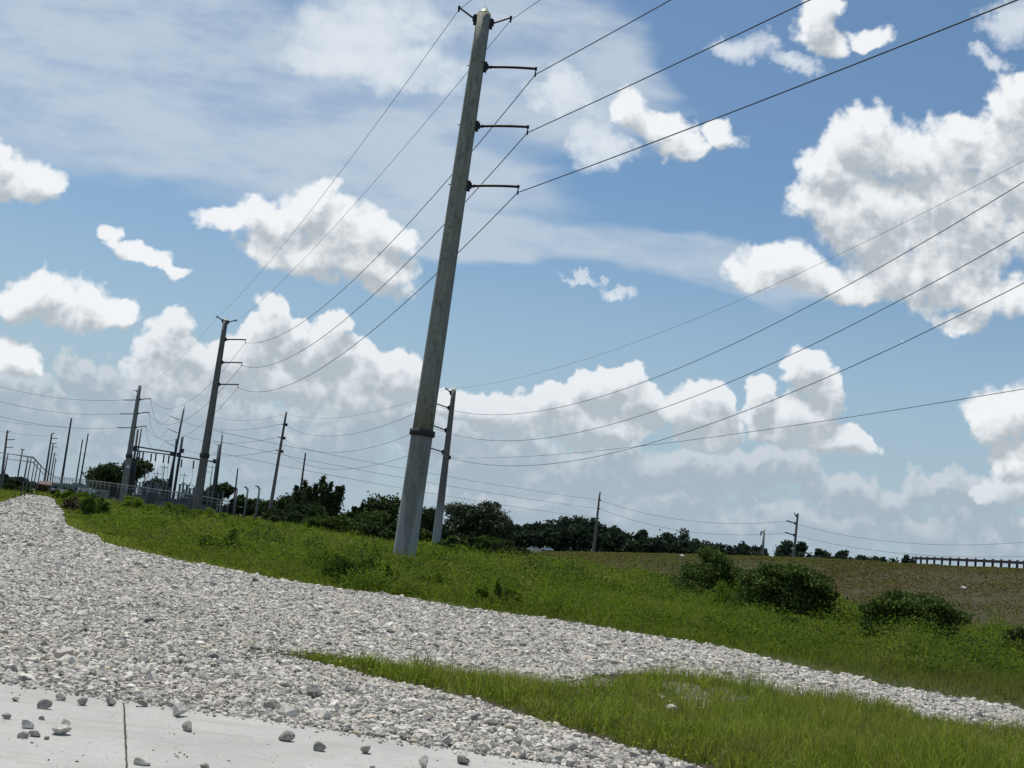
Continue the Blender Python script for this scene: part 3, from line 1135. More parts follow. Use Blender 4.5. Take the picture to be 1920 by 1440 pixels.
def build_island_grass():
    P = scatter(ISLAND, lambda P: np.full(len(P), 2100.0), 5.5, 21.5, maxd=2100)
    ed = near_poly(P, ISLAND, 1)
    bare = np.zeros(len(P), bool)
    for mp in MUDS:
        bare |= inpoly(P, mp)
    nb = vnoise(P, 1.6, 1)
    # gaps of bare soil along the lower edge and in patches
    keep = (ed > 0.05 + 0.26 * vnoise(P, 3.0, 5)) & ~(bare & (rng.uniform(0, 1, len(P)) > 0.33))
    keep &= rng.uniform(0, 1, len(P)) < 0.25 + 1.1 * nb
    P, ed = P[keep], ed[keep]
    px = P[:, 0] / P[:, 1] * 2300 + 960
    sparse = (px > 1050) & (P[:, 1] > 14.2)
    k2 = ~sparse | (rng.uniform(0, 1, len(P)) < 0.45)
    P, ed = P[k2], ed[k2]
    n = len(P)
    tall = 0.35 + 1.2 * vnoise(P, 0.9, 2) + 0.35 * vnoise(P, 4.0, 8)
    h = (0.050 + 0.13 * rng.uniform(0, 1, n) ** 1.6) * tall * np.clip(0.45 + ed * 1.6, 0.45, 1.25)
    rt = np.clip((P[:, 0] - 0.5) / 4, 0, 1)
    h *= 1 + 0.7 * rt
    add_blades('grass', np.column_stack([P, np.zeros(n)]), h, rng.uniform(0.0035, 0.0075, n), rng.uniform(0.1, 0.9, n), 'lush_blades', 'short bright green grass on the island between the gravel tracks')
    # longer arching blades and tufts to the right
    k = rng.choice(n, 5200)
    k = k[rng.uniform(0, 1, len(k)) < 0.25 + 0.75 * rt[k]]
    q = P[k]
    add_blades('grass', np.column_stack([q, np.zeros(len(q))]), rng.uniform(0.14, 0.30, len(q)), rng.uniform(0.006, 0.012, len(q)), rng.uniform(0.3, 1.1, len(q)), 'lush_blades', 'long arching grass blades at the lower right')
    # coarse tufts
    q = P[rng.choice(n, 260)]
    q = q[rng.uniform(0, 1, len(q)) < 0.35 + 0.65 * np.clip((q[:, 0] - 0.5) / 4, 0, 1)]
    k = 34
    off = rng.normal(0, 0.035, (len(q), k, 2))
    Q = np.concatenate([(q[:, None] + off).reshape(-1, 2), np.zeros((len(q) * k, 1))], 1)
    add_blades('grass', Q, np.repeat(rng.uniform(0.14, 0.34, len(q)), k) * rng.uniform(0.6, 1.1, len(Q)), rng.uniform(0.006, 0.011, len(Q)), rng.uniform(0.2, 1.2, len(Q)), 'lush_blades', 'coarse grass tufts on the island')
    # weedy leaves low in the sward
    k = rng.choice(n, 14000)
    q = np.column_stack([P[k] + rng.normal(0, 0.02, (len(k), 2)), rng.uniform(0.01, 0.08, len(k))])
    V, f = leaves(q, rng.uniform(0.02, 0.05, len(k)), 0.4)
    tag(mesh_np('undergrowth', V, [f], 'lush_blades'), 'low broad leaved weeds in the island grass', None, None, 'stuff')
    # stray tufts creeping into the gravel
    e0 = np.array(ISLAND)
    segs = [(x, y) for x, y in zip(e0[:-1], e0[1:]) if y[1] < 21 and abs(x[0]) < 12 and x[1] > 6]
    Q = []
    for a_, b_ in segs:
        L = np.linalg.norm(b_ - a_)
        for _ in range(int(L * 5)):
            c = a_ + (b_ - a_) * rng.uniform() + rng.normal(0, 0.10, 2)
            m_ = rng.integers(4, 16)
            Q.append(np.column_stack([c + rng.normal(0, 0.03, (m_, 2)), np.zeros(m_)]))
    for _ in range(26):
        c = gr(rng.uniform(300, 1900), rng.uniform(1120, 1300))[:2]
        if inpoly(c[None], GRAVEL)[0]:
            m_ = rng.integers(4, 14)
            Q.append(np.column_stack([c + rng.normal(0, 0.03, (m_, 2)), np.zeros(m_)]))
    Q = np.vstack(Q)
    add_blades('grass', Q, rng.uniform(0.05, 0.16, len(Q)), rng.uniform(0.004, 0.008, len(Q)), rng.uniform(0.3, 1.1, len(Q)), 'lush_blades', 'stray grass tufts creeping into the gravel')
    # thin upright seed stalks along the far edge
    pts = []
    for x, y in [(790, 1262), (800, 1264), (806, 1262), (814, 1266), (770, 1258), (836, 1262), (846, 1266), (1157, 1290), (1258, 1276), (1298, 1290), (1350, 1296), (1388, 1296), (1398, 1304),
                 (1424, 1302), (1430, 1300), (1541, 1324), (1553, 1330), (1562, 1326), (1667, 1340), (1707, 1352), (1690, 1350)]:
        for _ in range(3):
            g = gr(x + rng.uniform(-5, 5), y + rng.uniform(-2, 3))
            pts.append((g[0], g[1], 0, rng.uniform(0.16, 0.42)))
    for x in np.arange(1400, 1935, 3.2):
        g = gr(x, 1316 + (x - 1400) * 0.125 + rng.uniform(-6, 14))
        pts.append((g[0], g[1], 0, rng.uniform(0.08, 0.24)))
    for _ in range(700):
        x = rng.uniform(1000, 1930)
        g = gr(x, rng.uniform(1300, 1440))
        if inpoly(np.array([g[:2]]), ISLAND)[0]:
            pts.append((g[0], g[1], 0, rng.uniform(0.12, 0.3)))
    A = np.array(pts)
    add_blades('seed_stalks', A[:, :3], A[:, 3], rng.uniform(0.007, 0.012, len(A)), rng.uniform(0.02, 0.35, len(A)), 'seed_stalks', 'thin brownish seed stalks standing along the grass edge')


def field_mask(P):
    return ~inpoly(P, GRAVEL) & ~inpoly(P, ISLAND)


FOOTP = np.array([f[:2] for f in foot])


def before_foot(P):
    """inside the flat field, on the camera's side of the embankment foot."""
    rr = np.hypot(P[:, 0], P[:, 1])
    az = np.arctan2(P[:, 0], P[:, 1])
    fa = np.arctan2(FOOTP[:, 0], FOOTP[:, 1])
    fr = np.hypot(FOOTP[:, 0], FOOTP[:, 1])
    o = np.argsort(fa)
    lim = np.interp(az, fa[o], fr[o], left=420)
    return rr < lim + 1.0


def ring(y0, y1, dens, wide=0.47):
    n = int(dens * (y1 - y0) * (y0 + y1) * wide)
    y = np.sqrt(rng.uniform(y0 * y0, y1 * y1, n))
    x = rng.uniform(-wide, wide, n) * y + rng.uniform(-1, 1, n)
    P = np.stack([x, y], 1)
    P = P[field_mask(P) & before_foot(P)]
    return P


def build_field():
    for (y0, y1, den, hh, ww) in ((17, 30, 330, 0.17, 0.010), (30, 44, 150, 0.25, 0.015), (44, 64, 62, 0.30, 0.026), (64, 100, 24, 0.34, 0.05), (100, 170, 7.0, 0.38, 0.10), (170, 330, 1.3, 0.45, 0.22)):
        P = ring(y0, y1, den, 0.56 if y1 <= 64 else 0.47)
        n = len(P)
        ed = near_poly(P, GRAVEL, 1) if y1 <= 64 else np.full(n, 5.0)
        rise = np.clip((ed - 0.15) / 2.2, 0.18, 1.0)
        hump = 0.30 + 1.9 * vnoise(P, 0.22, 4) ** 1.5 * (0.4 + 0.8 * vnoise(P, 0.7, 6))
        h = hh * rng.uniform(0.55, 1.5, n) * hump * rise
        ps = np.column_stack([P, z_at(P)])
        add_blades('grass', ps, h, ww * rng.uniform(0.6, 1.4, n), rng.uniform(0.1, 0.9, n), 'field_blades', 'rough field grass beyond the gravel track')
    # knee to waist high leafy weeds in drifts
    for (y0, y1, den, hh, sz) in ((26, 36, 9.0, 0.70, 0.042), (36, 52, 5.0, 0.82, 0.06), (52, 76, 2.2, 0.9, 0.09), (76, 125, 0.60, 0.95, 0.16)):
        P = ring(y0, y1, den)
        ed = near_poly(P, GRAVEL, 1)
        m1 = (vnoise(P, 0.13, 9) * 0.6 + vnoise(P, 0.5, 2) * 0.4) > 0.36
        m1 &= ed > 0.9
        P, ed = P[m1], ed[m1]
        n = len(P)
        if n == 0:
            continue
        hump = 0.25 + 0.8 * vnoise(P, 0.2, 12) * np.clip(ed / 3.0, 0.3, 1)
        k = 34
        hs = hh * hump * rng.uniform(0.6, 1.3, n)
        u = rng.uniform(0.1, 1, (n, k))
        spread = 0.16 + 0.16 * u
        off = rng.normal(0, 1, (n, k, 2)) * (spread * hs[:, None])[:, :, None]
        Q = np.concatenate([P[:, None, :] + off, (z_at(P)[:, None] + u * hs[:, None])[:, :, None]], 2).reshape(-1, 3)
        V, f = leaves(Q, sz * rng.uniform(0.6, 1.5, len(Q)), 0.3)
        tag(mesh_np('undergrowth', V, [f], 'weed_leaves'), 'waist high leafy weeds in the field', None, None, 'stuff')
    # rounded mounds of weeds, each kind of green its own drift
    kinds = {'weed_leaves': [], 'bright_foliage': [], 'field_blades': [], 'mid_foliage': []}
    keys = list(kinds)
    for (y0, y1, den, k, sz, rad) in ((24, 38, 0.34, 800, 0.055, 0.75), (38, 55, 0.26, 560, 0.080, 1.0), (55, 80, 0.14, 360, 0.12, 1.4), (80, 150, 0.05, 220, 0.20, 2.0)):
        P = ring(y0, y1, den)
        ed = near_poly(P, GRAVEL, 1)
        for c, e in zip(P, ed):
            R0 = rad * rng.uniform(0.5, 1.3)
            lawn = c[0] / c[1] < -0.17 and e < 3.0
            if e < R0 * 0.75 + 0.25 or lawn:
                continue
            vn = vnoise(c[None], 0.12, 21)[0]
            h = rng.uniform(0.30, 1.15) * (0.35 + 1.1 * vn) * (1 if y0 < 50 else 0.75)
            pick = keys[int(min(3, max(0, rng.normal(vn * 3.2 - 0.1, 0.8))))]
            d = rng.normal(size=(k, 3))
            d /= np.linalg.norm(d, axis=1)[:, None]
            d[:, 2] = np.abs(d[:, 2])
            q = d * (rng.uniform(0.25, 1, k) ** 0.5 * (1 + rng.exponential(0.08, k)))[:, None] * np.array([R0, R0, h])
            lob = 1 + 0.25 * np.sin(np.arctan2(d[:, 1], d[:, 0]) * 3 + c[0]) 
            q[:, :2] *= lob[:, None]
            kinds[pick].append(np.column_stack([q[:, :2] + c, q[:, 2] + float(ground_z(*c)), np.full(k, sz)]))
    for kk, lst in kinds.items():
        A = np.vstack(lst)
        V, f = leaves(A[:, :3], A[:, 3] * rng.uniform(0.5, 1.5, len(A)), 0.2)
        tag(mesh_np('undergrowth', V, [f], kk), 'mounded weeds in the field', None, None, 'stuff')
    # short yellow green sward along the left edge of the track
    P = ring(26, 75, 90)
    P = P[(P[:, 0] / P[:, 1] < -0.13)]
    ed = near_poly(P, GRAVEL, 1)
    P = P[ed < 3.4]
    add_blades('grass', np.column_stack([P, z_at(P)]), rng.uniform(0.06, 0.14, len(P)), np.clip(P[:, 1] * 0.0006, 0.014, 0.05), rng.uniform(0.3, 1.1, len(P)), 'lush_blades', 'short yellowish grass along the track edge')
    # tall blades around the pole feet
    for (cx, cy, rr_, n_, hh) in ((-3.5, 48.2, 2.4, 2600, 0.75), (-5.2, 112, 3.0, 900, 0.8), (-34, 138, 4, 900, 1.0), (-68, 226, 6, 500, 1.3)):
        P = np.column_stack([cx + rng.normal(0, rr_ * 0.6, n_), cy + rng.normal(0, rr_ * 0.35, n_)])
        wz = max(0.016, cy * 0.0006)
        add_blades('grass', np.column_stack([P, z_at(P)]), hh * rng.uniform(0.3, 1.15, n_), np.full(n_, wz), rng.uniform(0.1, 0.7, n_), 'field_blades', 'tall grass around the pole feet')
    # sparse tall stalks
    P = ring(20, 60, 1.4)
    P = P[near_poly(P, GRAVEL, 1) > 0.6]
    add_blades('seed_stalks', np.column_stack([P, z_at(P)]), rng.uniform(0.3, 0.85, len(P)), np.full(len(P), 0.011), rng.uniform(0.02, 0.3, len(P)), 'seed_stalks', 'thin stalks rising from the field grass')
    # dry grass on the embankment
    n = 80000
    nc = len(crest)
    i = rng.uniform(0, nc - 1.001, n)
    wgt = np.array([1.0 / max(20, np.hypot(*crest[k][:2])) ** 1.5 for k in range(nc)])
    s = rng.uniform(0, 1, n)
    i0 = i.astype(int)
    fr = (i - i0)[:, None]
    VV = np.array(EMBV).reshape(nc, EMBW, 3)[:, :EMBR + 1]
    r_ = s * (EMBR - 0.001)
    r0 = r_.astype(int)
    rf = (r_ - r0)[:, None]
    Pq = (VV[i0, r0] * (1 - fr) * (1 - rf) + VV[i0 + 1, r0] * fr * (1 - rf) + VV[i0, r0 + 1] * (1 - fr) * rf + VV[i0 + 1, r0 + 1] * fr * rf)
    ok = np.abs(Pq[:, 0]) < 0.47 * Pq[:, 1] + 2
    Pq = Pq[ok]
    d = Pq[:, 1]
    hgt = np.clip(0.0015 * d, 0.08, 0.4) * rng.uniform(0.4, 1.3, len(Pq)) * (0.4 + 0.9 * vnoise(Pq, 0.25, 3))
    add_blades('grass', Pq, hgt, np.clip(0.0011 * d, 0.05, 0.5) * rng.uniform(0.6, 1.4, len(Pq)), rng.uniform(0.8, 1.8, len(Pq)), 'dry_blades', 'short brownish grass on the embankment slope')


build_island_grass()
build_field()


# ------------------------------------------------------------------ trees and shrubs
def crown_points(c, rad, n, lumps, seed, shape='round', hollow=0.15, lumpr=0.36):
    """leaf centres gathered in lumps through an ellipsoid."""
    r = np.random.default_rng(seed)
    c, rad = np.array(c, float), np.array(rad, float)
    L = r.normal(size=(lumps, 3))
    L /= np.linalg.norm(L, axis=1)[:, None]
    L *= r.uniform(0.35, 1.0 if lumps == 30 else 0.86, (lumps, 1))
    if shape == 'dome':
        L[:, 2] = np.abs(L[:, 2]) * 1.0 - 0.15
    lr = lumpr * r.uniform(0.55, 1.2, lumps)
    which = r.choice(lumps, n, p=lr ** 2 / (lr ** 2).sum())
    d = r.normal(size=(n, 3))
    d /= np.linalg.norm(d, axis=1)[:, None]
    rr = r.uniform(hollow, 1.0, n) ** 0.6
    ex = 1 + r.exponential(0.16, n)
    Q = L[which] + d * (lr[which] * rr * ex)[:, None] * np.array([1, 1, 0.8])
    return c + Q * rad, c + L * rad, lr


def plant(name, label, cat, base, height, halfw, style, mat_, nleaf, leaf, seed, group=None, depth=None):
    r = np.random.default_rng(seed)
    base = np.array(base, float)
    t_ = empty(name, base, label, cat, group)
    depth = depth or halfw * 0.9
    tall_trunk = {'big': 0.04, 'umbrella': 0.34, 'round': 0.06, 'spiky': 0.08, 'shrub': 0.04, 'tuft': 0.02, 'lean': 0.4}[style]
    cz = base[2] + height * (tall_trunk + (1 - tall_trunk) * 0.5)
    rad = np.array([halfw, depth, height * (1 - tall_trunk) * 0.54])
    cen = base + np.array([0, 0, cz - base[2]])
    if style == 'spiky':
        pts, lum = [], []
        k = 7
        for j in range(k):
            ox = (j / (k - 1) - 0.5) * 1.5 * halfw + r.uniform(-.1, .1) * halfw
            hj = height * (0.72 + 0.30 * r.uniform())
            lo = np.array([base[0] + ox * 0.6, base[1] + r.uniform(-1, 1) * depth * 0.6, base[2] + height * 0.1])
            hi = np.array([base[0] + ox * 1.15, lo[1], base[2] + hj])
            m_ = nleaf // k
            s = r.uniform(0, 1, m_)
            wdt = halfw * 0.42 * (1 - s * 0.80) * (0.75 + 0.5 * np.sin(s * 16 + j) ** 2)
            q = lo + (hi - lo) * s[:, None] + r.normal(size=(m_, 3)) * wdt[:, None] * np.array([0.8, 0.8, 0.5])
            pts.append(q)
            lum.append(hi * 0.6 + lo * 0.4)
        Q, Ls = np.vstack(pts), np.array(lum)
    elif style == 'tuft':
        # a dozen leaning stems of unequal height, each feathered with leaves
        ks = 15
        sx_ = r.uniform(-1, 1, ks) * halfw * 0.72
        sy_ = r.uniform(-1, 1, ks) * halfw * 0.55
        sh_ = height * r.uniform(0.45, 1.05, ks) * (1 - 0.35 * np.abs(sx_) / halfw)
        sh_[r.integers(ks)] = height * 1.08
        lx_ = sx_ * 0.35 + r.normal(0, 0.12, ks) * halfw
        w_ = r.integers(0, ks, nleaf)
        u_ = r.uniform(0, 1, nleaf) ** 0.8
        sp_ = halfw * 0.23 * (1.15 - 0.75 * u_)
        Q = base + np.stack([sx_[w_] + lx_[w_] * u_ + r.normal(0, 1, nleaf) * sp_, sy_[w_] + r.normal(0, 1, nleaf) * sp_, u_ * sh_[w_] + r.normal(0, 0.03, nleaf) * height], 1)
        Ls = base + np.stack([r.uniform(-.6, .6, 8) * halfw, r.uniform(-.5, .5, 8) * halfw, np.full(8, height * 0.8)], 1)
    else:
        lumps = {'big': 80, 'umbrella': 11, 'round': 34, 'shrub': 30, 'lean': 7}[style]
        Q, Ls, _ = crown_points(cen, rad, nleaf, lumps, seed, 'dome' if style in ('umbrella', 'shrub', 'lean') else 'round', lumpr={'umbrella': 0.46, 'lean': 0.46, 'big': 0.24, 'shrub': 0.27}.get(style, 0.40))
        if style == 'lean':
            Q = Q + np.array([halfw * 0.8, 0, 0]) * ((Q[:, 2:3] - base[2]) / height)
            Ls = Ls + np.array([halfw * 0.8, 0, 0]) * ((Ls[:, 2:3] - base[2]) / height)
        if style == 'shrub':     # skirts down to the ground
            m_ = nleaf // 3
            a = r.uniform(0, 2 * np.pi, m_)
            rr_ = np.sqrt(r.uniform(0.2, 1, m_)) * (0.9 + 0.15 * np.sin(a * 5 + seed))
            q = base + np.stack([np.cos(a) * rr_ * halfw, np.sin(a) * rr_ * depth, r.uniform(0, 0.75, m_) * height * (1.25 - rr_ * 0.65)], 1)
            Q = np.vstack([Q, q])
    Q = Q[Q[:, 2] > base[2] + 0.02]
    V, f = leaves(Q, leaf * r.uniform(0.55, 1.45, len(Q)), 0.1)
    mesh_np('crown', V, [f], mat_, t_)
    mb = MB()
    tr = max(0.03, height * (0.028 if style != 'tuft' else 0.012))
    top = cen + np.array([0, 0, rad[2] * 0.3])
    if style == 'lean':
        top = top + np.array([halfw * 0.5, 0, 0])
    mid = (base + top) / 2 + np.array([r.uniform(-.04, .04) * height, 0, 0])
    mb.path([base - np.array([0, 0, 0.3]), base + (mid - base) * 0.5 + np.array([tr * .5, 0, 0]), mid, top], [tr * 1.25, tr, tr * 0.75, tr * 0.3], 7)
    mb.build('trunk', 'bark', t_)
    if style not in ('tuft',):
        mb = MB()
        for j in r.choice(len(Ls), min(len(Ls), 9), replace=False):
            s0 = r.uniform(0.35, 0.8)
            p0 = base + (top - base) * s0
            p1 = p0 * 0.4 + Ls[j] * 0.6 + np.array([0, 0, -0.06 * height])
            mb.path([p0, p1, Ls[j]], [tr * 0.5, tr * 0.3, tr * 0.1], 5)
        mb.build('limbs', 'bark', t_)
    return t_


def tree_px(x, ytop, hw, Y, style, mat_, label, n, seed, name='tree', cat='tree', group=None, zb=None, leafk=1.0):
    if style == 'round':
        n, leafk, hw = int(n * 1.9), leafk * 0.85, hw * 1.12
    elif style == 'spiky':
        n, leafk = int(n * 1.5), leafk * 0.8
    c = at(x, ytop, Y)
    z0 = float(ground_z(c[0], c[1])) if zb is None else zb
    b = np.array([c[0], c[1], z0])
    leaf = max(0.10, Y * (0.0026 if style != 'tuft' else 0.0021)) * leafk
    return plant(name, label, cat, b, c[2] - z0, hw / 2300 * Y, style, mat_, n, leaf, seed, group)


def build_trees():
    g1 = 'trees behind the substation'
    tree_px(203, 866, 40, 330, 'round', 'dark_foliage', 'broad dark tree behind the fence left of the corner pole', 5000, 1, group=g1)
    tree_px(264, 858, 30, 330, 'umbrella', 'dark_foliage', 'dark tree behind the corner pole and gantry column', 3600, 2, group=g1)
    tree_px(300, 893, 24, 330, 'round', 'dark_foliage', 'low dark tree behind the middle of the substation', 2200, 3, group=g1)
    tree_px(232, 885, 26, 335, 'round', 'dark_foliage', 'dark tree filling the gap left of the corner pole', 2600, 4, group=g1)
    tree_px(417, 902, 26, 300, 'umbrella', 'dark_foliage', 'spreading dark tree right of the second line pole', 3000, 5, group=g1)
    tree_px(392, 915, 20, 300, 'round', 'dark_foliage', 'dark tree behind the pale gantry column', 2000, 6, group=g1)
    tree_px(452, 927, 16, 300, 'umbrella', 'dark_foliage', 'small tree between the first and second bent top posts', 1500, 7, group=g1)
    tree_px(474, 935, 18, 300, 'round', 'dark_foliage', 'small round tree behind the third bent top post', 1700, 8, group=g1)
    tree_px(437, 945, 16, 300, 'round', 'far_foliage', 'low tree at the foot of the thin dark pole', 1200, 9, group=g1)
    g2 = 'trees at the far left end of the track'
    tree_px(5, 886, 12, 480, 'round', 'far_foliage', 'small far tree at the left picture edge', 900, 11, group=g2)
    tree_px(30, 893, 22, 480, 'round', 'far_foliage', 'wide far tree behind the thin crossarm pole', 1400, 12, group=g2)
    tree_px(58, 903, 16, 480, 'round', 'far_foliage', 'far tree right of the crossarm pole', 1000, 13, group=g2)
    tree_px(150, 909, 16, 420, 'round', 'far_foliage', 'low far tree behind the pale parked trailer', 1000, 14, group=g2)
    tree_px(20, 905, 14, 200, 'shrub', 'dark_foliage', 'dark shrub beside the track at far left', 1600, 15, 'shrub', 'shrub')
    g3 = 'trees in the wood left of the tall pole'
    tree_px(517, 935, 30, 215, 'round', 'dark_foliage', 'dark rounded tree at the left end of the wood', 3200, 20, group=g3)
    tree_px(545, 924, 26, 210, 'round', 'dark_foliage', 'dark tree just left of the twin spiky crowns', 3000, 21, group=g3)
    tree_px(588, 893, 30, 205, 'spiky', 'dark_foliage', 'tall dark tree with spiky upright branches', 5200, 22, group=g3)
    tree_px(626, 903, 20, 203, 'spiky', 'dark_foliage', 'narrower spiky dark tree on the right of the pair', 3400, 23, group=g3)
    tree_px(583, 940, 34, 196, 'round', 'dark_foliage', 'round dark tree below the spiky crowns', 3800, 24, group=g3)
    tree_px(655, 958, 26, 205, 'round', 'dark_foliage', 'low dark tree right of the spiky pair', 2200, 25, group=g3)
    tree_px(676, 938, 13, 205, 'spiky', 'dark_foliage', 'small upright tree standing above the middle of the wood', 1800, 26, group=g3)
    tree_px(723, 923, 32, 205, 'round', 'dark_foliage', 'round topped dark tree touching the tall pole', 4200, 27, group=g3)
    tree_px(700, 955, 26, 200, 'round', 'mid_foliage', 'lower greener tree in front of the round topped one', 2400, 28, group=g3)
    tree_px(800, 951, 24, 195, 'round', 'dark_foliage', 'dark tree seen between the two large poles', 3000, 29, group=g3)
    tree_px(775, 945, 22, 198, 'round', 'dark_foliage', 'dark tree mostly hidden behind the tall pole', 2000, 30, group=g3)
    tree_px(902, 930, 70, 125, 'big', 'mid_dark', 'large round solitary tree right of the second large pole', 30000, 31, leafk=0.62)
    tree_px(838, 978, 22, 122, 'round', 'mid_dark', 'small tree at the left skirt of the large round tree', 2000, 32, group='small trees round the large one')
    tree_px(946, 968, 26, 122, 'round', 'mid_dark', 'small tree at the right skirt of the large round tree', 2400, 33, group='small trees round the large one')
    # thicket at the foot of the wood
    g4 = 'bushes along the foot of the wood'
    for k, (x, y, hw, Y, m_, lab) in enumerate([
        (530, 955, 30, 165, 'dark_foliage', 'dark bush behind the brown pole foot'),
        (600, 968, 36, 128, 'kudzu_foliage', 'leafy green creeper covered bush at the wood edge'),
        (638, 965, 32, 118, 'mid_foliage', 'mid green bush right of the creeper covered one'),
        (672, 970, 34, 108, 'mid_foliage', 'mid green bush halfway to the tall pole'),
        (706, 976, 34, 98, 'dark_foliage', 'dark bush close left of the tall pole'),
        (738, 984, 24, 92, 'dark_foliage', 'dark bush directly behind the tall pole'),
        (798, 992, 22, 122, 'mid_foliage', 'bush between the feet of the two large poles'),
        (565, 962, 30, 150, 'dark_foliage', 'dark bush behind the thin wooden pole'),
        (850, 1004, 26, 104, 'mid_foliage', 'green bush just right of the second large pole'),
        (882, 1000, 26, 106, 'dark_foliage', 'dark bush under the left of the round tree'),
        (915, 1004, 28, 100, 'mid_foliage', 'green bush under the middle of the round tree'),
        (950, 1014, 26, 98, 'dark_foliage', 'dark bush under the right of the round tree'),
        (978, 1024, 24, 94, 'dark_foliage', 'dark low bush furthest right below the round tree'),
        (858, 1022, 20, 96, 'kudzu_foliage', 'pale green low bush in front of the round tree'),
        (1004, 1038, 24, 92, 'mid_foliage', 'low bush below the distant white cars'),
        (1160, 1070, 26, 88, 'mid_foliage', 'low green bush at the embankment foot left of the dark shrubs'),
        (1235, 1074, 30, 80, 'mid_foliage', 'green bush close left of the dark shrubs'),
        (1085, 1058, 22, 98, 'mid_foliage', 'flat green bush below the thin roadside pole'),
    ]):
        tree_px(x, y, hw, Y, 'shrub', m_, lab, 2600, 60 + k, 'bush', 'bush', g4, leafk=0.9)
    # dark shrubs below the embankment
    g5 = 'dark shrubs below the embankment'
    tree_px(1335, 1032, 72, 52, 'shrub', 'shrub_foliage', 'dark shrub at the left of the large pair below the embankment', 16000, 90, 'shrub', 'shrub', g5, leafk=0.85)
    tree_px(1482, 1050, 98, 46, 'shrub', 'shrub_foliage', 'largest dark shrub, rounded, in the middle of the row', 26000, 91, 'shrub', 'shrub', g5, leafk=1.0)
    tree_px(1706, 1108, 90, 38, 'shrub', 'shrub_foliage', 'spreading dark shrub with a peaked right side', 20000, 92, 'shrub', 'shrub', g5, leafk=1.0)
    tree_px(1912, 1172, 36, 35, 'shrub', 'shrub_foliage', 'dark shrub cut by the right picture edge', 5000, 93, 'shrub', 'shrub', g5, leafk=1.0)
    tree_px(1820, 1172, 30, 48, 'shrub', 'mid_foliage', 'low green shrub between the last two dark ones', 2500, 94, 'shrub', 'shrub', g5, leafk=1.0)
    # brighter soft weeds that read as single plants
    g6 = 'bright feathery weed bushes in the verge'
    for k, (x, y, hw, Y, m_, lab) in enumerate([
        (652, 1016, 70, 36, 'bright_foliage', 'bright feathery weed bush left of the tall pole foot'),
        (655, 1046, 52, 33, 'deep_weed', 'dark green weed bush below the feathery one at the track edge'),
        (420, 994, 40, 42, 'deep_weed', 'rounded green weed bush halfway along the verge'),
        (182, 928, 28, 76, 'deep_weed', 'dark green weed bush beside the track bend'),
        (142, 935, 24, 84, 'dry_leaf', 'reddish green bush at the bend of the track'),
        (735, 1064, 18, 33, 'weed_leaves', 'upright weed at the left of the tall pole foot'),
        (940, 1090, 34, 31, 'weed_leaves', 'weed bush by the gravel right of the tall pole'),
        (1368, 1084, 40, 47, 'bright_foliage', 'soft bright green bush in front of the dark shrubs'),
        (1560, 1128, 56, 46, 'bright_foliage', 'low bright green growth right of the largest shrub'),
        (1160, 1092, 46, 47, 'bright_foliage', 'low bright green clump in the middle of the field'),
        (310, 968, 44, 62, 'weed_leaves', 'low weeds in front of the substation fence'),
        (540, 1040, 40, 38, 'weed_leaves', 'yellowish weed clump in the near verge'),
        (820, 1075, 40, 36, 'bright_foliage', 'weed clump right of the tall pole foot'),
        (1490, 1160, 46, 34, 'deep_weed', 'dark weed clump above the right part of the track'),
        (1860, 1225, 50, 34, 'weed_leaves', 'weed clump at the right above the track'),
        (1690, 1190, 60, 40, 'bright_foliage', 'bright low growth before the peaked shrub'),
        (262, 934, 34, 120, 'weed_leaves', 'weeds before the fence just right of the corner pole'),
        (330, 946, 38, 110, 'bright_foliage', 'bright weeds before the tall gantry masts'),
        (388, 955, 34, 104, 'weed_leaves', 'weeds at the foot of the second line pole'),
        (450, 968, 36, 100, 'bright_foliage', 'weeds before the bent top posts'),
        (120, 921, 18, 140, 'weed_leaves', 'weeds before the pale trailers'),
        (765, 1046, 60, 46.5, 'bright_foliage', 'tall weeds standing against the tallest pole foot'),
        (800, 1056, 34, 44, 'weed_leaves', 'weeds at the right side of the tallest pole foot'),
        (826, 1026, 30, 100, 'weed_leaves', 'weeds at the foot of the slimmer concrete pole'),
    ]):
        tree_px(x, y, hw, Y, 'tuft', m_, lab, 5200, 120 + k, 'weed_bush', 'weed', g6, leafk=0.75)
    tree_px(430, 986, 9, 90, 'tuft', 'dark_foliage', 'tiny dark bush alone in the field', 900, 150, 'weed_bush', 'weed')
    # tree line beyond the raised road
    g7 = 'row of dark trees beyond the raised road'
    row = [(975, 984, 18), (1000, 976, 24), (1035, 977, 24), (1066, 972, 24), (1093, 966, 26), (1122, 978, 24), (1150, 992, 20), (1172, 991, 16), (1215, 1003, 20),
           (1240, 1002, 20), (1262, 999, 20), (1284, 996, 22), (1310, 1010, 20), (1340, 1016, 22), (1392, 1016, 18), (1426, 1018, 16),
           (1470, 1009, 22), (1502, 1019, 15), (1543, 1027, 15), (1582, 1029, 18), (1612, 1034, 20), (1705, 1041, 15), (1645, 1040, 16), (1365, 1024, 18)]
    words_ = ['left end of the row above the low bush', 'next to the left end, above the two white cars', 'right of the white cars', 'left of the highest crown',
              'highest crown just left of the roadside pole', 'right of the roadside pole', 'flat topped, short of the windswept tree', 'small, left of the windswept tree',
              'right of the windswept tree', 'low, before the pair of high crowns', 'left of the pair of high crowns', 'right of the pair of high crowns', 'descending right of the high pair',
              'behind the left dark shrub', 'round, left of the short lamp pole', 'at the short lamp pole', 'large round crown left of the three arm pole', 'right of the three arm pole',
              'small umbrella alone on the crest', 'wide umbrella before the guardrail', 'low umbrella before the guardrail', 'last small tree behind the guardrail start', 'low tree between umbrella and guardrail', 'small, behind the left dark shrub']
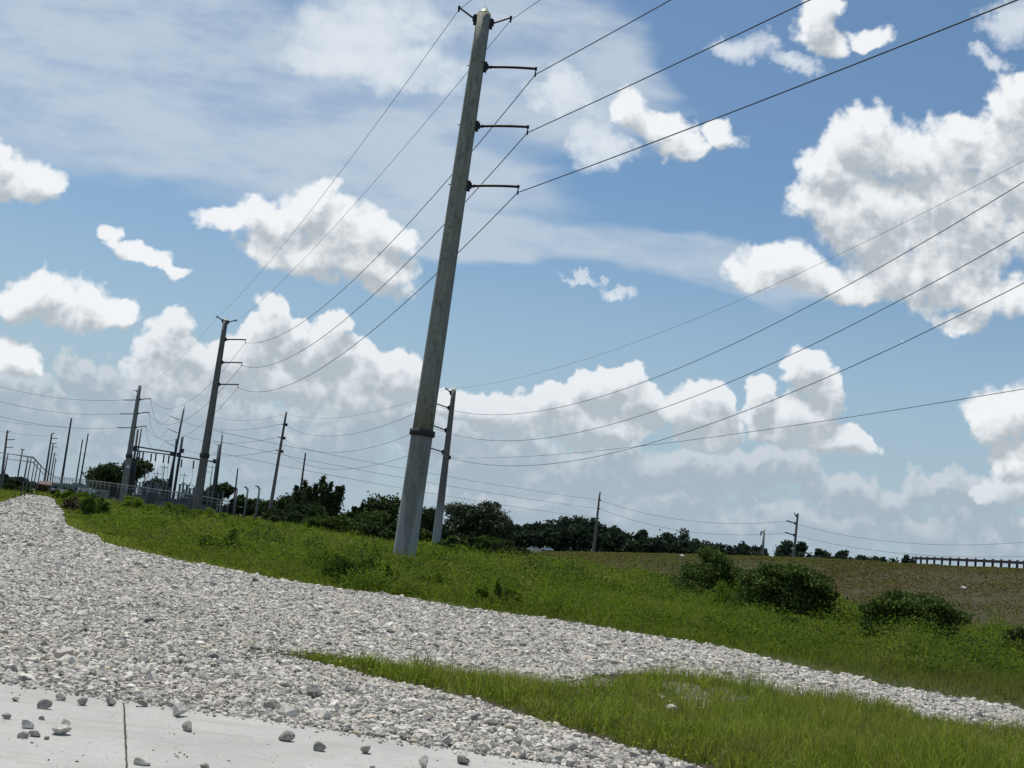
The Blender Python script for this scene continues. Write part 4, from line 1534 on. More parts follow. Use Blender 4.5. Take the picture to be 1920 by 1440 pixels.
    for k, ((x, y, hw), w_) in enumerate(zip(row, words_)):
        st = 'umbrella' if (x > 1385 or k % 3 == 1) else 'round'
        tree_px(x, y, hw, 540 + (k % 4) * 12, st, 'far_foliage', 'dark far tree, ' + w_, 1500, 200 + k, group=g7, zb=-1.4, leafk=1.05)
    tree_px(1193, 991, 14, 540, 'lean', 'far_foliage', 'windswept far tree with sky showing under its leaning crown', 1100, 240, group=g7, zb=-1.4)
    # solid lower storey between those trees
    k = 0
    for x in range(968, 1700, 24):
        y = np.interp(x, [968, 1090, 1180, 1290, 1440, 1700], [996, 986, 1006, 1008, 1033, 1046])
        tree_px(x, y, 30, 530, 'shrub', 'far_foliage', 'dense low growth under the far tree row', 700, 300 + k, 'bush', 'bush', 'low growth under the far trees', zb=-1.4, leafk=1.2)
        k += 1


_m, _t, _b = mat('dry_leaf', 0.7)
_t.links.new(mixc(_t, island(_t), (0.07, 0.06, 0.025), (0.12, 0.10, 0.04)), _b.inputs['Base Color'])
_m, _t, _b = mat('mid_dark', 0.6)
_c = mixc(_t, island(_t), (0.022, 0.040, 0.015), (0.065, 0.090, 0.036))
_t.links.new(_c, _b.inputs['Base Color'])
build_trees()

# ------------------------------------------------------------------ poles, arms and cables
TIPS = {}


def bar(a, b, r0, r1=None, n=8, mb=None):
    mb = mb or MB()
    return mb.path([a, b], [r0, r1 if r1 is not None else r0], n)


def sheds(mb, a, b, r, step):
    """post insulator: a core with close ribs."""
    a, b = np.array(a, float), np.array(b, float)
    L = np.linalg.norm(b - a)
    n = max(4, int(L / step))
    pts, rs = [], []
    for i in range(n):
        s0, s1 = i / n, (i + 0.5) / n
        pts += [a + (b - a) * s0, a + (b - a) * s1]
        rs += [r, r * 0.85]
    pts.append(b)
    rs.append(r)
    mb.path(pts, rs, 9)


def insulator_arm(parent, p_at, tip, r, fit, drop=0.28, bow=0.06, big=True):
    p_at, tip = np.array(p_at, float), np.array(tip, float)
    d = tip - p_at
    L = np.linalg.norm(d)
    u = d / L
    mid = p_at + d * 0.5 + np.array([0, 0, bow])
    root = p_at + u * 0.12
    mb = MB()
    if big:
        n = 26
        pts, rs = [], []
        for i in range(n * 2 + 1):
            s = i / (n * 2)
            q = (1 - s) ** 2 * root + 2 * s * (1 - s) * mid + s * s * tip
            pts.append(q)
            rs.append(r * (1.0 if i % 2 == 0 else 0.86) * (1.25 if s < 0.10 else 1.0))
        mb.path(pts, rs, 9)
    else:
        mb.path([root, mid, tip], r, 6)
    arm = mb.build('insulator_arm', 'insulator_maroon' if big else 'fitting_dark', parent)
    bk = MB()
    if big:
        bk.box(p_at + u * 0.05 + np.array([0, 0, 0.0]), (0.16, 0.20, 0.42))
        bk.box(p_at + u * 0.14, (0.10, 0.14, 0.22))
        bar(p_at + np.array([-0.02, 0, 0.26]), p_at + u * 0.18 + np.array([0, 0, 0.10]), 0.03, 0.03, 6, bk)
    else:
        bk.box(p_at + u * r, (r * 3, r * 3, r * 4))
    bk.build('bracket', 'fitting_dark', arm)
    end = tip - np.array([0, 0, drop])
    cl = MB()
    bar(tip, end, fit, fit, 6, cl)
    if big:
        cl.box(end, (0.07, 0.26, 0.10))
        cl.box(tip, (0.10, 0.10, 0.12))
    cl.build('cable_clamp', 'fitting_dark', arm)
    return end


def shaft_path(P, Q, r0, r1, k=10):
    return [P + (Q - P) * i / k for i in range(k + 1)], [r0 + (r1 - r0) * i / k for i in range(k + 1)]


def pole(name, label, base_px, top_px, Y, d0, d1, mat_, group=None, collar=None, cap=None, split=False):
    """returns thing, axis function (row -> point), radius function."""
    P, Q = at(*base_px, Y), at(*top_px, Y)
    P = P.copy()
    zg = float(ground_z(P[0], P[1])) if P[1] < 290 else P[2]
    # carry the axis down into the ground
    ax = (Q - P) / (Q[2] - P[2])
    foot_ = P + ax * (min(zg, P[2]) - 0.4 - P[2])
    r0, r1 = d0 / 2300 * Y / 2, d1 / 2300 * Y / 2
    b = P + ax * (zg - P[2])
    t_ = empty(name, (b[0], b[1], min(zg, P[2])), label, 'utility pole', group)

    def rad(p):
        return r0 + (r1 - r0) * (p[2] - P[2]) / (Q[2] - P[2])

    def axis(row):
        s = (row - base_px[1]) / (top_px[1] - base_px[1])
        return at(base_px[0] + (top_px[0] - base_px[0]) * s, row, Y)
    n = 12 if Y < 150 else 8
    if split:
        C = axis(collar[0])
        k, rr_ = shaft_path(foot_, C, rad(foot_), rad(C) * 1.03)
        MB().path(k, rr_, 16).build('lower_shaft', 'pole_concrete_foot', t_)
        k, rr_ = shaft_path(C, Q, rad(C) * 0.985, r1)
        MB().path(k, rr_, 16).build('upper_shaft', mat_, t_)
    else:
        k, rr_ = shaft_path(foot_, Q, rad(foot_), r1)
        MB().path(k, rr_, n).build('shaft', mat_, t_)
    if collar:
        C = axis(collar[0])
        r = rad(C)
        hh = collar[1]
        MB().path([C - ax * hh, C - ax * hh * 0.9, C + ax * hh * 0.9, C + ax * hh], [r * 1.06, r * 1.22, r * 1.22, r * 1.06], 16).build('collar', 'collar_metal', t_)
    if cap:
        MB().path([Q, Q + ax * cap * 0.25, Q + ax * cap], [r1 * 0.98, r1 * 0.86, r1 * 0.15], 10).build('cap', 'cap_metal', t_)
    return t_, axis, rad


def on_side(axis, rad, row, tip):
    c = axis(row)
    d = np.array(tip) - c
    d[2] = 0
    d /= np.linalg.norm(d)
    return c + d * rad(c) * 0.95


def arm_px(t_, axis, rad, row, tip_px, Y, r, key, drop=0.28, bow=0.06, big=True, fit=0.025):
    tip = at(*tip_px, Y)
    a = on_side(axis, rad, row, tip)
    TIPS[key] = insulator_arm(t_, a, tip, r, fit, drop, bow, big)


def build_main_poles():
    g = 'tall concrete poles of the near line'
    t_, ax, rd = pole('utility_pole', 'tallest concrete pole, nearest, with stained foot and dark collar', (754, 1068), (908, 27), 50, 43.5, 28, 'pole_concrete', g, (812, 0.13), 0.26, True)
    arm_px(t_, ax, rd, 40, (861, 14), 50, 0.042, 'A_sl', 0.10, 0.0)
    arm_px(t_, ax, rd, 44, (958, 33), 50, 0.042, 'A_sr', 0.12, 0.0)
    arm_px(t_, ax, rd, 124, (1005, 129), 50, 0.062, 'A1', 0.26)
    arm_px(t_, ax, rd, 235, (990, 238), 50, 0.062, 'A2', 0.26)
    arm_px(t_, ax, rd, 347, (972, 350), 50, 0.062, 'A3', 0.26)
    for row in (125, 236, 348):
        c = ax(row)
        MB().path([c + np.array([-rd(c) - 0.08, 0, 0]), c + np.array([rd(c) + 0.05, 0, 0])], 0.022, 6).build('arm_bolt', 'collar_metal', t_)
    for k, (ox, hgt) in enumerate(((-0.02, 0.50), (0.10, 0.42))):
        q = ax(27) + np.array([ox, 0, 0.02])
        MB().path([q, q + np.array([0.01, 0, hgt])], [0.02, 0.006], 5).build('lightning_rod', 'cap_metal', t_)

    t_, ax, rd = pole('utility_pole', 'second tall pole of the near line, left of centre, three arms to the right', (366, 968), (423, 601), 142, 17.5, 9, 'pole_brown', g, (854, 0.28), 0.25)
    arm_px(t_, ax, rd, 603, (407, 593), 142, 0.07, 'B_sl', 0.15, 0.0)
    arm_px(t_, ax, rd, 604, (443, 600), 142, 0.07, 'B_sr', 0.15, 0.0)
    for k, (row, tp) in enumerate(((636, (461, 637)), (679, (454, 680)), (720, (447, 721)))):
        arm_px(t_, ax, rd, row, tp, 142, 0.09, 'B%d' % (k + 1), 0.35, 0.05)

    t_, ax, rd = pole('utility_pole', 'third pale pole at the substation corner carrying a small white marker', (228, 948), (262, 725), 233, 13.5, 6.5, 'pole_pale', g, (855, 0.35), 0.5)
    for k, (row, tp, lp) in enumerate(((749, (283, 747.5), (231, 750)), (775, (279, 773), (225, 776)), (801, (274, 799), (220, 802)))):
        arm_px(t_, ax, rd, row, tp, 233, 0.10, 'C%d' % (k + 1), 0.2, 0.1)
        L = at(*lp, 233)
        mb = MB()
        sheds(mb, ax(row + 1), L, 0.10, 0.3)
        mb.build('strain_insulator', 'insulator_maroon', t_)
        TIPS['CL%d' % (k + 1)] = L
    arm_px(t_, ax, rd, 734, (252, 732), 233, 0.05, 'C_s', 0.1, 0.0)
    s = at(242, 875, 233)
    MB().box(s - np.array([0, rd(s) + 0.1, 0]), (0.55, 0.05, 0.55), None).build('marker_plate', 'white_panel', t_)

    t_, ax, rd = pole('utility_pole', 'slimmer concrete pole standing right behind the tallest, arms to the left', (815, 1040), (851, 732), 115, 17.5, 8.8, 'pole_brown2', None, None, 0.25)
    for k, (row, tp) in enumerate(((766, (812, 755)), (808, (806, 796)), (849, (800, 838)))):
        arm_px(t_, ax, rd, row, tp, 115, 0.065, 'D%d' % (k + 1), 0.18, 0.03)
    arm_px(t_, ax, rd, 738, (836, 728), 115, 0.06, 'D_s', 0.1, 0.0)
    q = ax(857)
    bk = MB().box(q + np.array([rd(q), -0.05, 0]), (0.3, 0.3, 0.35))
    bk.build('bracket', 'fitting_dark', t_)
    TIPS['D_low'] = q + np.array([rd(q) + 0.1, 0, 0])

    t_, ax, rd = pole('utility_pole', 'brown wooden pole alone left of the spiky trees', (501, 988), (537, 772), 200, 8.0, 3.8, 'pole_brown')
    for k, (row, lp) in enumerate(((796, (528, 795)), (821, (522, 819.5)), (846, (517, 843.5)))):
        q = ax(row)
        L = at(*lp, 200)
        mb = MB()
        sheds(mb, q, L, 0.09, 0.25)
        mb.build('strain_insulator', 'insulator_maroon', t_)
        MB().box(q + np.array([rd(q) + 0.1, 0, 0]), (0.5, 0.3, 0.45)).build('bracket', 'fitting_dark', t_)
        TIPS['E%d' % (k + 1)] = L
        TIPS['ER%d' % (k + 1)] = q + np.array([rd(q) + 0.3, 0, -0.2])
    TIPS['E_s'] = ax(776)

    g = 'slim wooden poles'
    t_, ax, rd = pole('utility_pole', 'thin wooden pole in front of the wood right of the brown one', (554, 990), (573, 849), 260, 5.0, 2.8, 'pole_dark', g)
    t_, ax, rd = pole('utility_pole', 'thin dark pole rising behind the first bent top post', (436, 965), (446, 878), 280, 4.0, 2.2, 'pole_dark', g)
    g = 'poles along the raised road'
    t_, ax, rd = pole('utility_pole', 'bare roadside pole beyond the embankment above the field', (1112, 1040), (1125, 922), 385, 6.5, 3.2, 'pole_brown', g)
    for k, row in enumerate((937, 953, 971)):
        q = ax(row)
        MB().box(q + np.array([0.35, 0, -0.1]), (0.7, 0.3, 0.35)).build('bracket', 'fitting_dark', t_)
        TIPS['F%d' % (k + 1)] = q + np.array([0.5, 0, -0.1])
    t_, ax, rd = pole('utility_pole', 'roadside pole with three arms to the left, above the largest shrub', (1487, 1054), (1496, 962), 330, 5.6, 3.6, 'pole_brown', g)
    for k, (row, tp) in enumerate(((982, (1475, 976)), (1004, (1472, 998)))):
        arm_px(t_, ax, rd, row, tp, 330, 0.16, 'G%d' % (k + 1), 0.2, 0.0, False, 0.06)
    arm_px(t_, ax, rd, 968, (1489, 961.5), 330, 0.14, 'G_s', 0.1, 0.0, False, 0.05)
    # short lamp pole
    P, Q = at(1429, 1046, 310), at(1433, 993, 310)
    t_ = empty('street_lamp', P, 'short pale lamp pole between two far trees on the road', 'street lamp')
    MB().path([P - np.array([0, 0, 0.3]), Q], [0.36, 0.24], 8).build('post', 'pole_pale', t_)
    hk = [at(1431, 1000, 310), at(1428, 996, 310), at(1426.5, 999, 310), at(1426.5, 1004, 310)]
    MB().path(hk, 0.16, 6).build('lamp_arm', 'fitting_dark', t_)


pole_brown2 = None
_m, _t, _b = mat('pole_brown2', 0.85)
_oc = ocoord(_t)
_sx = _t.nodes.new('ShaderNodeSeparateXYZ')
_t.links.new(_oc, _sx.inputs[0])
_st = noise(_t, vmt(_t, 'MULTIPLY', _oc, (5, 5, 0.6)), 1.4, 5, 0.65)
_c = mixc(_t, _st, (0.15, 0.13, 0.117), (0.23, 0.205, 0.185))
_c = mixc(_t, sstep(_t, mth(_t, 'ADD', _sx.outputs[2], mth(_t, 'MULTIPLY', _st, 2.0)), 4.0, 7.0, 1.0, 0.0), _c, (0.36, 0.36, 0.335))
_t.links.new(_c, _b.inputs['Base Color'])
build_main_poles()


def span(a, b, sag, n=26):
    a, b = np.array(a, float), np.array(b, float)
    out = []
    for i in range(n + 1):
        s = i / n
        q = a + (b - a) * s
        q[2] -= 4 * sag * s * (1 - s)
        out.append(q)
    return out


def cable(label, spans, r, mat_='cable', group=None, name='power_cable'):
    pts = []
    for sp in spans:
        pts += sp if not pts else sp[1:]
    org = pts[0]
    o = MB().path(pts, r * 0.74, 5, True, False).build(name, mat_, None, org)
    return tag(o, label, 'cable', group)


def past(key, az_deg, L, sag, dz=0.0):
    """the far end of a span that leaves past the camera."""
    a = math.radians(az_deg)
    T = np.array(TIPS[key])
    return span(T, T + np.array([math.sin(a) * L, -math.cos(a) * L, dz]), sag, 60)


def build_cables():
    T = TIPS
    g = 'cables of the near line'
    cable('thin shield wire from the left horn of the tallest pole down to the second pole', [past('A_sl', 25, 95, 0.9)[::-1], span(T['A_sl'], T['B_sl'], 1.2), span(T['B_sl'], T['C_s'], 1.6)], 0.016, 'cable', g)
    cable('thin shield wire from the right horn of the tallest pole, passing behind its shaft', [past('A_sr', 25, 95, 0.9)[::-1], span(T['A_sr'], T['B_sr'], 1.2)], 0.016, 'cable', g)
    for k, (sg, w_) in enumerate(((3.3, 'top'), (3.3, 'middle'), (3.3, 'lowest'))):
        key = 'A%d' % (k + 1)
        cable('heavy conductor from the %s arm of the tallest pole, sagging to the second pole' % w_,
              [past(key, 25.5, 95, 1.0)[::-1], span(T[key], T['B%d' % (k + 1)], sg), span(T['B%d' % (k + 1)], T['C%d' % (k + 1)], 4.2)], 0.027, 'cable', g)
    # second line: right of the slim pole, towards the camera and out of frame on the right
    g = 'cables of the line right of the tallest pole'
    # every one runs in a vertical plane and falls, then climbs, towards a support behind the camera
    for key, az, b2, a1, w_, r in (('D1', 17.4, 0.00235, -0.1553, 'conductor from the top arm of the slim pole sweeping up to the right', 0.021),
                                   ('D2', 17.5, 0.00237, -0.1525, 'conductor from the middle arm of the slim pole sweeping up to the right', 0.021),
                                   ('D3', 17.6, 0.00227, -0.1399, 'conductor from the lowest arm of the slim pole sweeping up to the right', 0.021),
                                   ('D_s', 22.2, 0.00162, -0.0401, 'faint shield wire from the top of the slim pole rising to the right', 0.012),
                                   ('D_low', 13.9, 0.00039, -0.0416, 'low nearly straight wire from the slim pole to the right edge', 0.014)):
        T0 = np.array(T[key])
        a = math.radians(az)
        pts = [T0 + np.array([math.sin(a) * q, -math.cos(a) * q, a1 * q + b2 * q * q]) for q in np.linspace(0, 98, 60)]
        cable(w_, [pts], r, 'cable', g)
    g = 'cables from the slim pole to the brown pole'
    for k, w_ in enumerate(('top', 'middle', 'lowest')):
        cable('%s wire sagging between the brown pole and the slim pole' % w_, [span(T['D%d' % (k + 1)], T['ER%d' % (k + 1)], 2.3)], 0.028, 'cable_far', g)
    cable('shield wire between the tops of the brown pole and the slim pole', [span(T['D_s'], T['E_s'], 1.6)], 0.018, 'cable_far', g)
    g = 'cables from the brown pole to the gantry'
    for k, (px, w_) in enumerate((((319, 780), 'top'), ((315, 804), 'middle'), ((309, 828), 'lowest'))):
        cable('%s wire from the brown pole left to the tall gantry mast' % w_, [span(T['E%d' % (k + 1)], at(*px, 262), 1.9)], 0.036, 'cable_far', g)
        cable('%s slack jumper from the corner pole to the gantry mast' % w_, [span(T['C%d' % (k + 1)], at(*px, 262), 3.1)], 0.034, 'cable', 'slack jumpers by the corner pole')
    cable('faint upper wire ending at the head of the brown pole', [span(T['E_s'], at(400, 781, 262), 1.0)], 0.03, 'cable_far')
    g = 'thin wires over the wood to the roadside pole'
    for k, (p0, w_) in enumerate((((400, 807), 'top'), ((400, 826), 'middle'), ((405, 848), 'lowest'))):
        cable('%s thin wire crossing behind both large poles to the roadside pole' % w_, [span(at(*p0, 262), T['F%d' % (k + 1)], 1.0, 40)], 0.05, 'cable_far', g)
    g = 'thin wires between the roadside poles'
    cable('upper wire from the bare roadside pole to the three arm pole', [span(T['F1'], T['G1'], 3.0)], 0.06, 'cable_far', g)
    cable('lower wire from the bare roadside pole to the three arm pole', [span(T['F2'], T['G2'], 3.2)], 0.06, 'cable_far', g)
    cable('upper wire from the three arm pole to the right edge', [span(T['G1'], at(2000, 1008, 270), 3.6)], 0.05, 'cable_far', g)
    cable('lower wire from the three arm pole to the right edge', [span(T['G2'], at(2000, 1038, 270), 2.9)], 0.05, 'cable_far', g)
    g = 'wires leaving the corner pole to the left'
    for k, (e, w_) in enumerate((((-80, 700), 'top'), ((-80, 728), 'middle'), ((-80, 756), 'lowest'))):
        cable('%s wire leaving the corner pole to the left edge' % w_, [span(T['CL%d' % (k + 1)], at(*e, 200), 1.5)], 0.034, 'cable', g)
    g = 'wires of the far left line'
    for (a, b, w_) in (((0 - 60, 776), (128, 800), 'upper'), ((-60, 795), (97, 817), 'lower')):
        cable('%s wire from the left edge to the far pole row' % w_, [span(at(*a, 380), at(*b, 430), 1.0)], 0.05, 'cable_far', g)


build_cables()


# ------------------------------------------------------------------ substation
def mast(mb, a, b, Y, d0, d1, n=6):
    P, Q = at(*a, Y), at(*b, Y)
    return mb.path([P, Q], [d0 / 2300 * Y / 2, d1 / 2300 * Y / 2], n)


def build_gantry():
    Y = 262
    o = at(320, 950, Y)
    t_ = empty('steel_gantry', (o[0], o[1], -0.85), 'dark steel gantry of tall masts and cross beams with hanging insulators', 'gantry')
    cols = [((308, 956), (344.8, 767), 6.0, 3.2, 'steel_dark'), ((322, 950), (342.5, 819), 5.5, 4.6, 'steel_dark'), ((317, 950), (331, 823), 3.5, 3.2, 'steel_dark'),
            ((243, 940), (265.6, 803), 3.6, 2.4, 'steel_dark'), ((240, 945), (258.8, 805), 4.4, 3.8, 'steel_dark'), ((237, 945), (251.5, 811), 3.0, 2.6, 'steel_dark'),
            ((395, 962), (411.5, 833), 7.0, 4.8, 'equipment_grey'), ((400, 955), (417, 816), 4.0, 2.6, 'steel_dark')]
    for a, b, d0, d1, m_ in cols:
        mb = MB()
        mast(mb, a, b, Y, d0, d1, 8)
        mb.build('mast', m_, t_)
    for a, b, d in (((251, 836.5), (328, 849), 3.6), ((250, 844.5), (324, 853), 3.0), ((333, 855), (405, 866.5), 3.6)):
        mb = MB()
        mast(mb, a, b, Y, d, d, 4)
        mb.build('cross_beam', 'steel_dark', t_)
    for x, y in ((253, 842), (323, 851), (335, 853), (403, 865), (341, 845)):
        q = at(x, y, Y)
        MB().box(q, (0.75, 0.75, 0.9)).build('joint_plate', 'steel_dark', t_)
    for x, y, m_ in ((268.8, 848, 0), (284, 851, 0), (292.7, 850, 0), (307.7, 853, 0), (317, 854, 0), (262, 846, 0), (341, 861, 0), (363.5, 864, 0), (386.5, 867, 0)):
        a, b = at(x, y, Y), at(x - 1.6, y + 15, Y)
        mb = MB()
        sheds(mb, a, b, 0.17, 0.28)
        ins = mb.build('hanging_insulator', 'steel_dark', t_)
        c = at(x - 4.5, y + 42, Y)
        MB().path([b, c], 0.035, 4).build('dropper', 'cable', ins)
    for a, b in (((337, 788), (319, 779.5)), ((333, 812), (315, 803.5)), ((328, 837), (309, 828))):
        mb = MB()
        mast(mb, a, b, Y, 1.3, 1.0, 5)
        mb.build('side_arm', 'insulator_maroon', t_)
    for a, b in (((412, 837), (402, 831)), ((406, 852), (398, 848)), ((344.8, 767), (346.5, 760)), ((417, 816), (415.5, 806))):
        mb = MB()
        mast(mb, a, b, Y, 1.0, 0.7, 5)
        mb.build('side_arm', 'steel_dark', t_)


def bus_support(label, px, pyb, h, Y, group):
    P = at(px, pyb, Y)
    P[2] = min(P[2], float(ground_z(P[0], P[1])))
    t_ = empty('bus_support', P, label, 'insulator post', group)
    MB().box(P + np.array([0, 0, h * 0.28]), (0.30, 0.30, h * 0.60)).build('stand', 'galvanised', t_)
    for dx in (-0.0,):
        mb = MB()
        sheds(mb, P + np.array([dx, 0, h * 0.56]), P + np.array([dx, 0, h * 0.95]), 0.20, 0.22)
        mb.build('insulator', 'porcelain', t_)
    MB().box(P + np.array([0, 0, h * 0.97]), (0.7, 0.25, 0.18)).build('bus_clamp', 'galvanised_pale', t_)


def build_yard():
    g = 'insulator posts standing in the substation yard'
    r = np.random.default_rng(5)
    xs = [248, 256, 263, 270, 277, 284, 291, 298, 305, 312, 330, 336, 343, 350, 357, 364, 385, 392, 404, 412]
    for k, x in enumerate(xs):
        Y = 225 + (k * 37 % 40)
        top = np.interp(x, [248, 320, 330, 412], [898, 910, 905, 925]) + r.uniform(-5, 5)
        t = at(x, top, Y)
        h = t[2] + 0.8
        side = 'left' if x < 320 else 'right'
        cnt = ['first', 'second', 'third', 'fourth', 'fifth', 'sixth', 'seventh', 'eighth', 'ninth', 'tenth'][k % 10]
        lab = 'pale ribbed insulator post, %s from the left %s' % (cnt, 'between corner pole and tall masts' if k < 10 else 'right of the tall masts')
        bus_support(lab, x, H_(x) + 2.4 / Y * 2300, h, Y, g)
    # thin lightning masts and bus risers inside the yard
    for k, (x, yt, Y, w_) in enumerate(((256, 868, 270, 'behind the corner pole'), (274, 878, 268, 'left of the transformer'), (296, 884, 272, 'above the dark cabinet'), (309, 872, 268, 'just left of the tall masts'),
                                         (346, 887, 266, 'right of the tall masts'), (356, 905, 262, 'above the right transformer'), (376, 893, 262, 'left of the second line pole'), (399, 872, 266, 'left of the pale mast'), (386, 880, 264, 'behind the second line pole'))):
        P, Q = at(x - (H_(x) + 20 - yt) * 0.14, H_(x) + 20, Y), at(x, yt, Y)
        P[2] = -0.8
        t_ = empty('bus_riser', P, 'thin dark upright in the yard %s' % w_, 'mast', 'thin uprights in the substation yard')
        MB().path([P, Q], [0.13, 0.08], 6).build('post', 'steel_dark', t_)
        MB().path([Q + np.array([-0.9, 0, -0.5]), Q + np.array([0.9, 0, -0.5])], 0.06, 5).build('crossbar', 'steel_dark', t_)
    # transformers
    for x, Y, lab in ((285, 248, 'grey transformer left of the tall gantry masts'), (352, 250, 'grey transformer between the masts and the second line pole')):
        P = at(x, H_(x) + 22, Y)
        P[2] = float(ground_z(P[0], P[1]))
        t_ = empty('transformer', P, lab, 'transformer', 'transformers in the yard')
        MB().box(P + np.array([0, 0, 1.6]), (3.6, 2.2, 2.7)).build('tank', 'equipment_grey', t_)
        for k in range(6):
            MB().box(P + np.array([-1.6 + k * 0.64, -1.45, 1.7]), (0.30, 0.66, 2.1)).build('radiator', 'equipment_dark', t_)
        MB().path([P + np.array([-1.4, 0.3, 3.5]), P + np.array([1.2, 0.3, 3.5])], 0.38, 10).build('conservator', 'equipment_grey', t_)
        for k in range(3):
            mb = MB()
            a = P + np.array([-1.1 + k * 1.1, -0.5, 2.95])
            sheds(mb, a, a + np.array([-0.15 + 0.15 * k, -0.1, 1.7]), 0.16, 0.2)
            mb.build('bushing', 'porcelain', t_)
    # switch cabinets
    for k, (x, Y, w, h, m_) in enumerate(((262, 222, 1.6, 2.3, 'equipment_grey'), (300, 220, 2.2, 2.0, 'equipment_dark'), (320, 232, 1.2, 2.4, 'equipment_grey'), (338, 222, 1.8, 2.1, 'equipment_dark'), (378, 220, 1.8, 2.0, 'equipment_grey'))):
        P = at(x, H_(x) + 22, Y)
        P[2] = float(ground_z(P[0], P[1]))
        lab = ['grey switch cabinet just right of the corner pole', 'wide dark cabinet before the left transformer', 'narrow grey cabinet at the foot of the masts', 'dark cabinet right of the mast feet', 'grey cabinet left of the pale mast'][k]
        t_ = empty('switch_cabinet', P, lab, 'cabinet', 'switch cabinets in the yard')
        MB().box(P + np.array([0, 0, h / 2]), (w, 1.0, h)).build('body', m_, t_)
        for s in (-1, 1):
            MB().box(P + np.array([s * w / 4, -0.52, h / 2]), (w / 2 - 0.06, 0.05, h - 0.2)).build('door', 'galvanised', t_)
        MB().box(P + np.array([0, 0, h + 0.06]), (w + 0.15, 1.2, 0.1)).build('roof', 'equipment_dark', t_)
    # lattice switch frames
    for k, (x, Y) in enumerate(((275, 240), (370, 238), (345, 236))):
        P = at(x, H_(x) + 20, Y)
        P[2] = float(ground_z(P[0], P[1]))
        t_ = empty('disconnector', P, ['disconnector frame before the left transformer', 'disconnector frame left of the pale mast', 'disconnector frame right of the tall masts'][k], 'switch frame', 'disconnector frames')
        for s in (-1.6, 1.6):
            MB().box(P + np.array([s, 0, 1.9]), (0.22, 0.22, 3.8)).build('leg', 'galvanised', t_)
        MB().box(P + np.array([0, 0, 3.75]), (3.9, 0.35, 0.3)).build('beam', 'galvanised', t_)
        for s in (-1.4, 0, 1.4):
            mb = MB()
            sheds(mb, P + np.array([s, 0, 3.9]), P + np.array([s, 0, 5.1]), 0.16, 0.2)
            ins = mb.build('insulator', 'porcelain', t_)
            MB().path([P + np.array([s, 0, 5.1]), P + np.array([s + 0.5, 0, 6.0])], 0.05, 5).build('blade', 'galvanised_pale', ins)


def build_fences():
    # chain link fence in front of the yard
    line = [((100, 893), 330), ((162, 900), 250), ((206, 905.5), 205), ((300, 918.5), 172), ((379, 931), 160), ((429, 940), 158)]
    pts = []
    for (px, py), Y in line:
        p = at(px, py, Y)
        pts.append(p)
    t_ = empty('chain_link_fence', (pts[0][0], pts[0][1], -0.8), 'long chain link fence with pipe top rail in front of the substation', 'fence')
    MB().path(pts, 0.055, 6).build('top_rail', 'galvanised_pale', t_)
    low = [p - np.array([0, 0, 0.42]) for p in pts]
    MB().path(low, 0.04, 5).build('tension_wire', 'galvanised', t_)
    tot = []
    for a, b in zip(pts[:-1], pts[1:]):
        L = np.linalg.norm(b - a)
        k = max(1, int(L / 7))
        tot += [a + (b - a) * j / k for j in range(k)]
    tot.append(pts[-1])
    for q in tot:
        gz = float(ground_z(q[0], q[1]))
        MB().path([np.array([q[0], q[1], gz - 0.2]), q + np.array([0, 0, 0.15])], 0.06, 6).build('post', 'galvanised_pale', t_)
    V, Q = [], []
    for i, p in enumerate(pts):
        gz = float(ground_z(p[0], p[1]))
        V += [(p[0], p[1], gz), (p[0], p[1], p[2])]
    for i in range(len(pts) - 1):
        Q.append((2 * i, 2 * i + 2, 2 * i + 3, 2 * i + 1))
    mesh_np('wire_mesh', np.array(V), [np.array(Q)], 'chain_link', t_)
    # tubular frame at the far left
    Y = 125
    a = [at(-60, 839.5, Y), at(62, 857.5, Y), at(84, 881, 215), at(101, 893, 330)]
    t_ = empty('pipe_frame', (a[0][0], a[0][1], -0.0), 'tall tubular rail frame on posts at the left edge, bending away along the track', 'pipe frame')
    MB().path(a, 0.08, 6).build('rail', 'galvanised', t_)
    b = [at(-60, 851, Y), at(62, 866.5, Y), at(82, 890, 215)]
    MB().path(b, 0.055, 6).build('rail', 'galvanised', t_)
    for x, y, YY, w in ((15, 850.5, Y, .07), (53, 856, Y, .08), (59, 857, Y, .06), (66, 862, 140, .06), (71, 867, 158, .07), (77, 873, 182, .08), (-30, 844, Y, .07)):
        q = at(x, y, YY)
        gz = float(ground_z(q[0], q[1]))
        MB().path([np.array([q[0] - 0.05, q[1], gz - 0.2]), q], w, 6).build('post', 'galvanised', t_)
    # bent top posts
    for k, (bx, by, tx, ty, ax_, ay_) in enumerate(((437, 976, 444.5, 917, 441, 914), (456, 976, 465, 917, 458, 913), (476.5, 985, 487, 915, 479, 911))):
        P, Q, A = at(bx, by, 152), at(tx, ty, 152), at(ax_, ay_, 152)
        P[2] = min(P[2], 0) - 0.2
        lab = ['leftmost of the three pale posts with bent tops', 'middle one of the three pale bent top posts', 'rightmost pale post with a bent top, nearest the brown pole'][k]
        t_ = empty('bent_post', (P[0], P[1], 0.0), lab, 'post', 'pale posts with bent tops')
        MB().path([P, Q], [0.17, 0.12], 7).build('post', 'galvanised_pale', t_)
        MB().path([Q - np.array([0, 0, 0.15]), (Q + A) / 2 + np.array([0.02, 0, 0.08]), A], [0.13, 0.10, 0.09], 6).build('bent_arm', 'galvanised', t_)


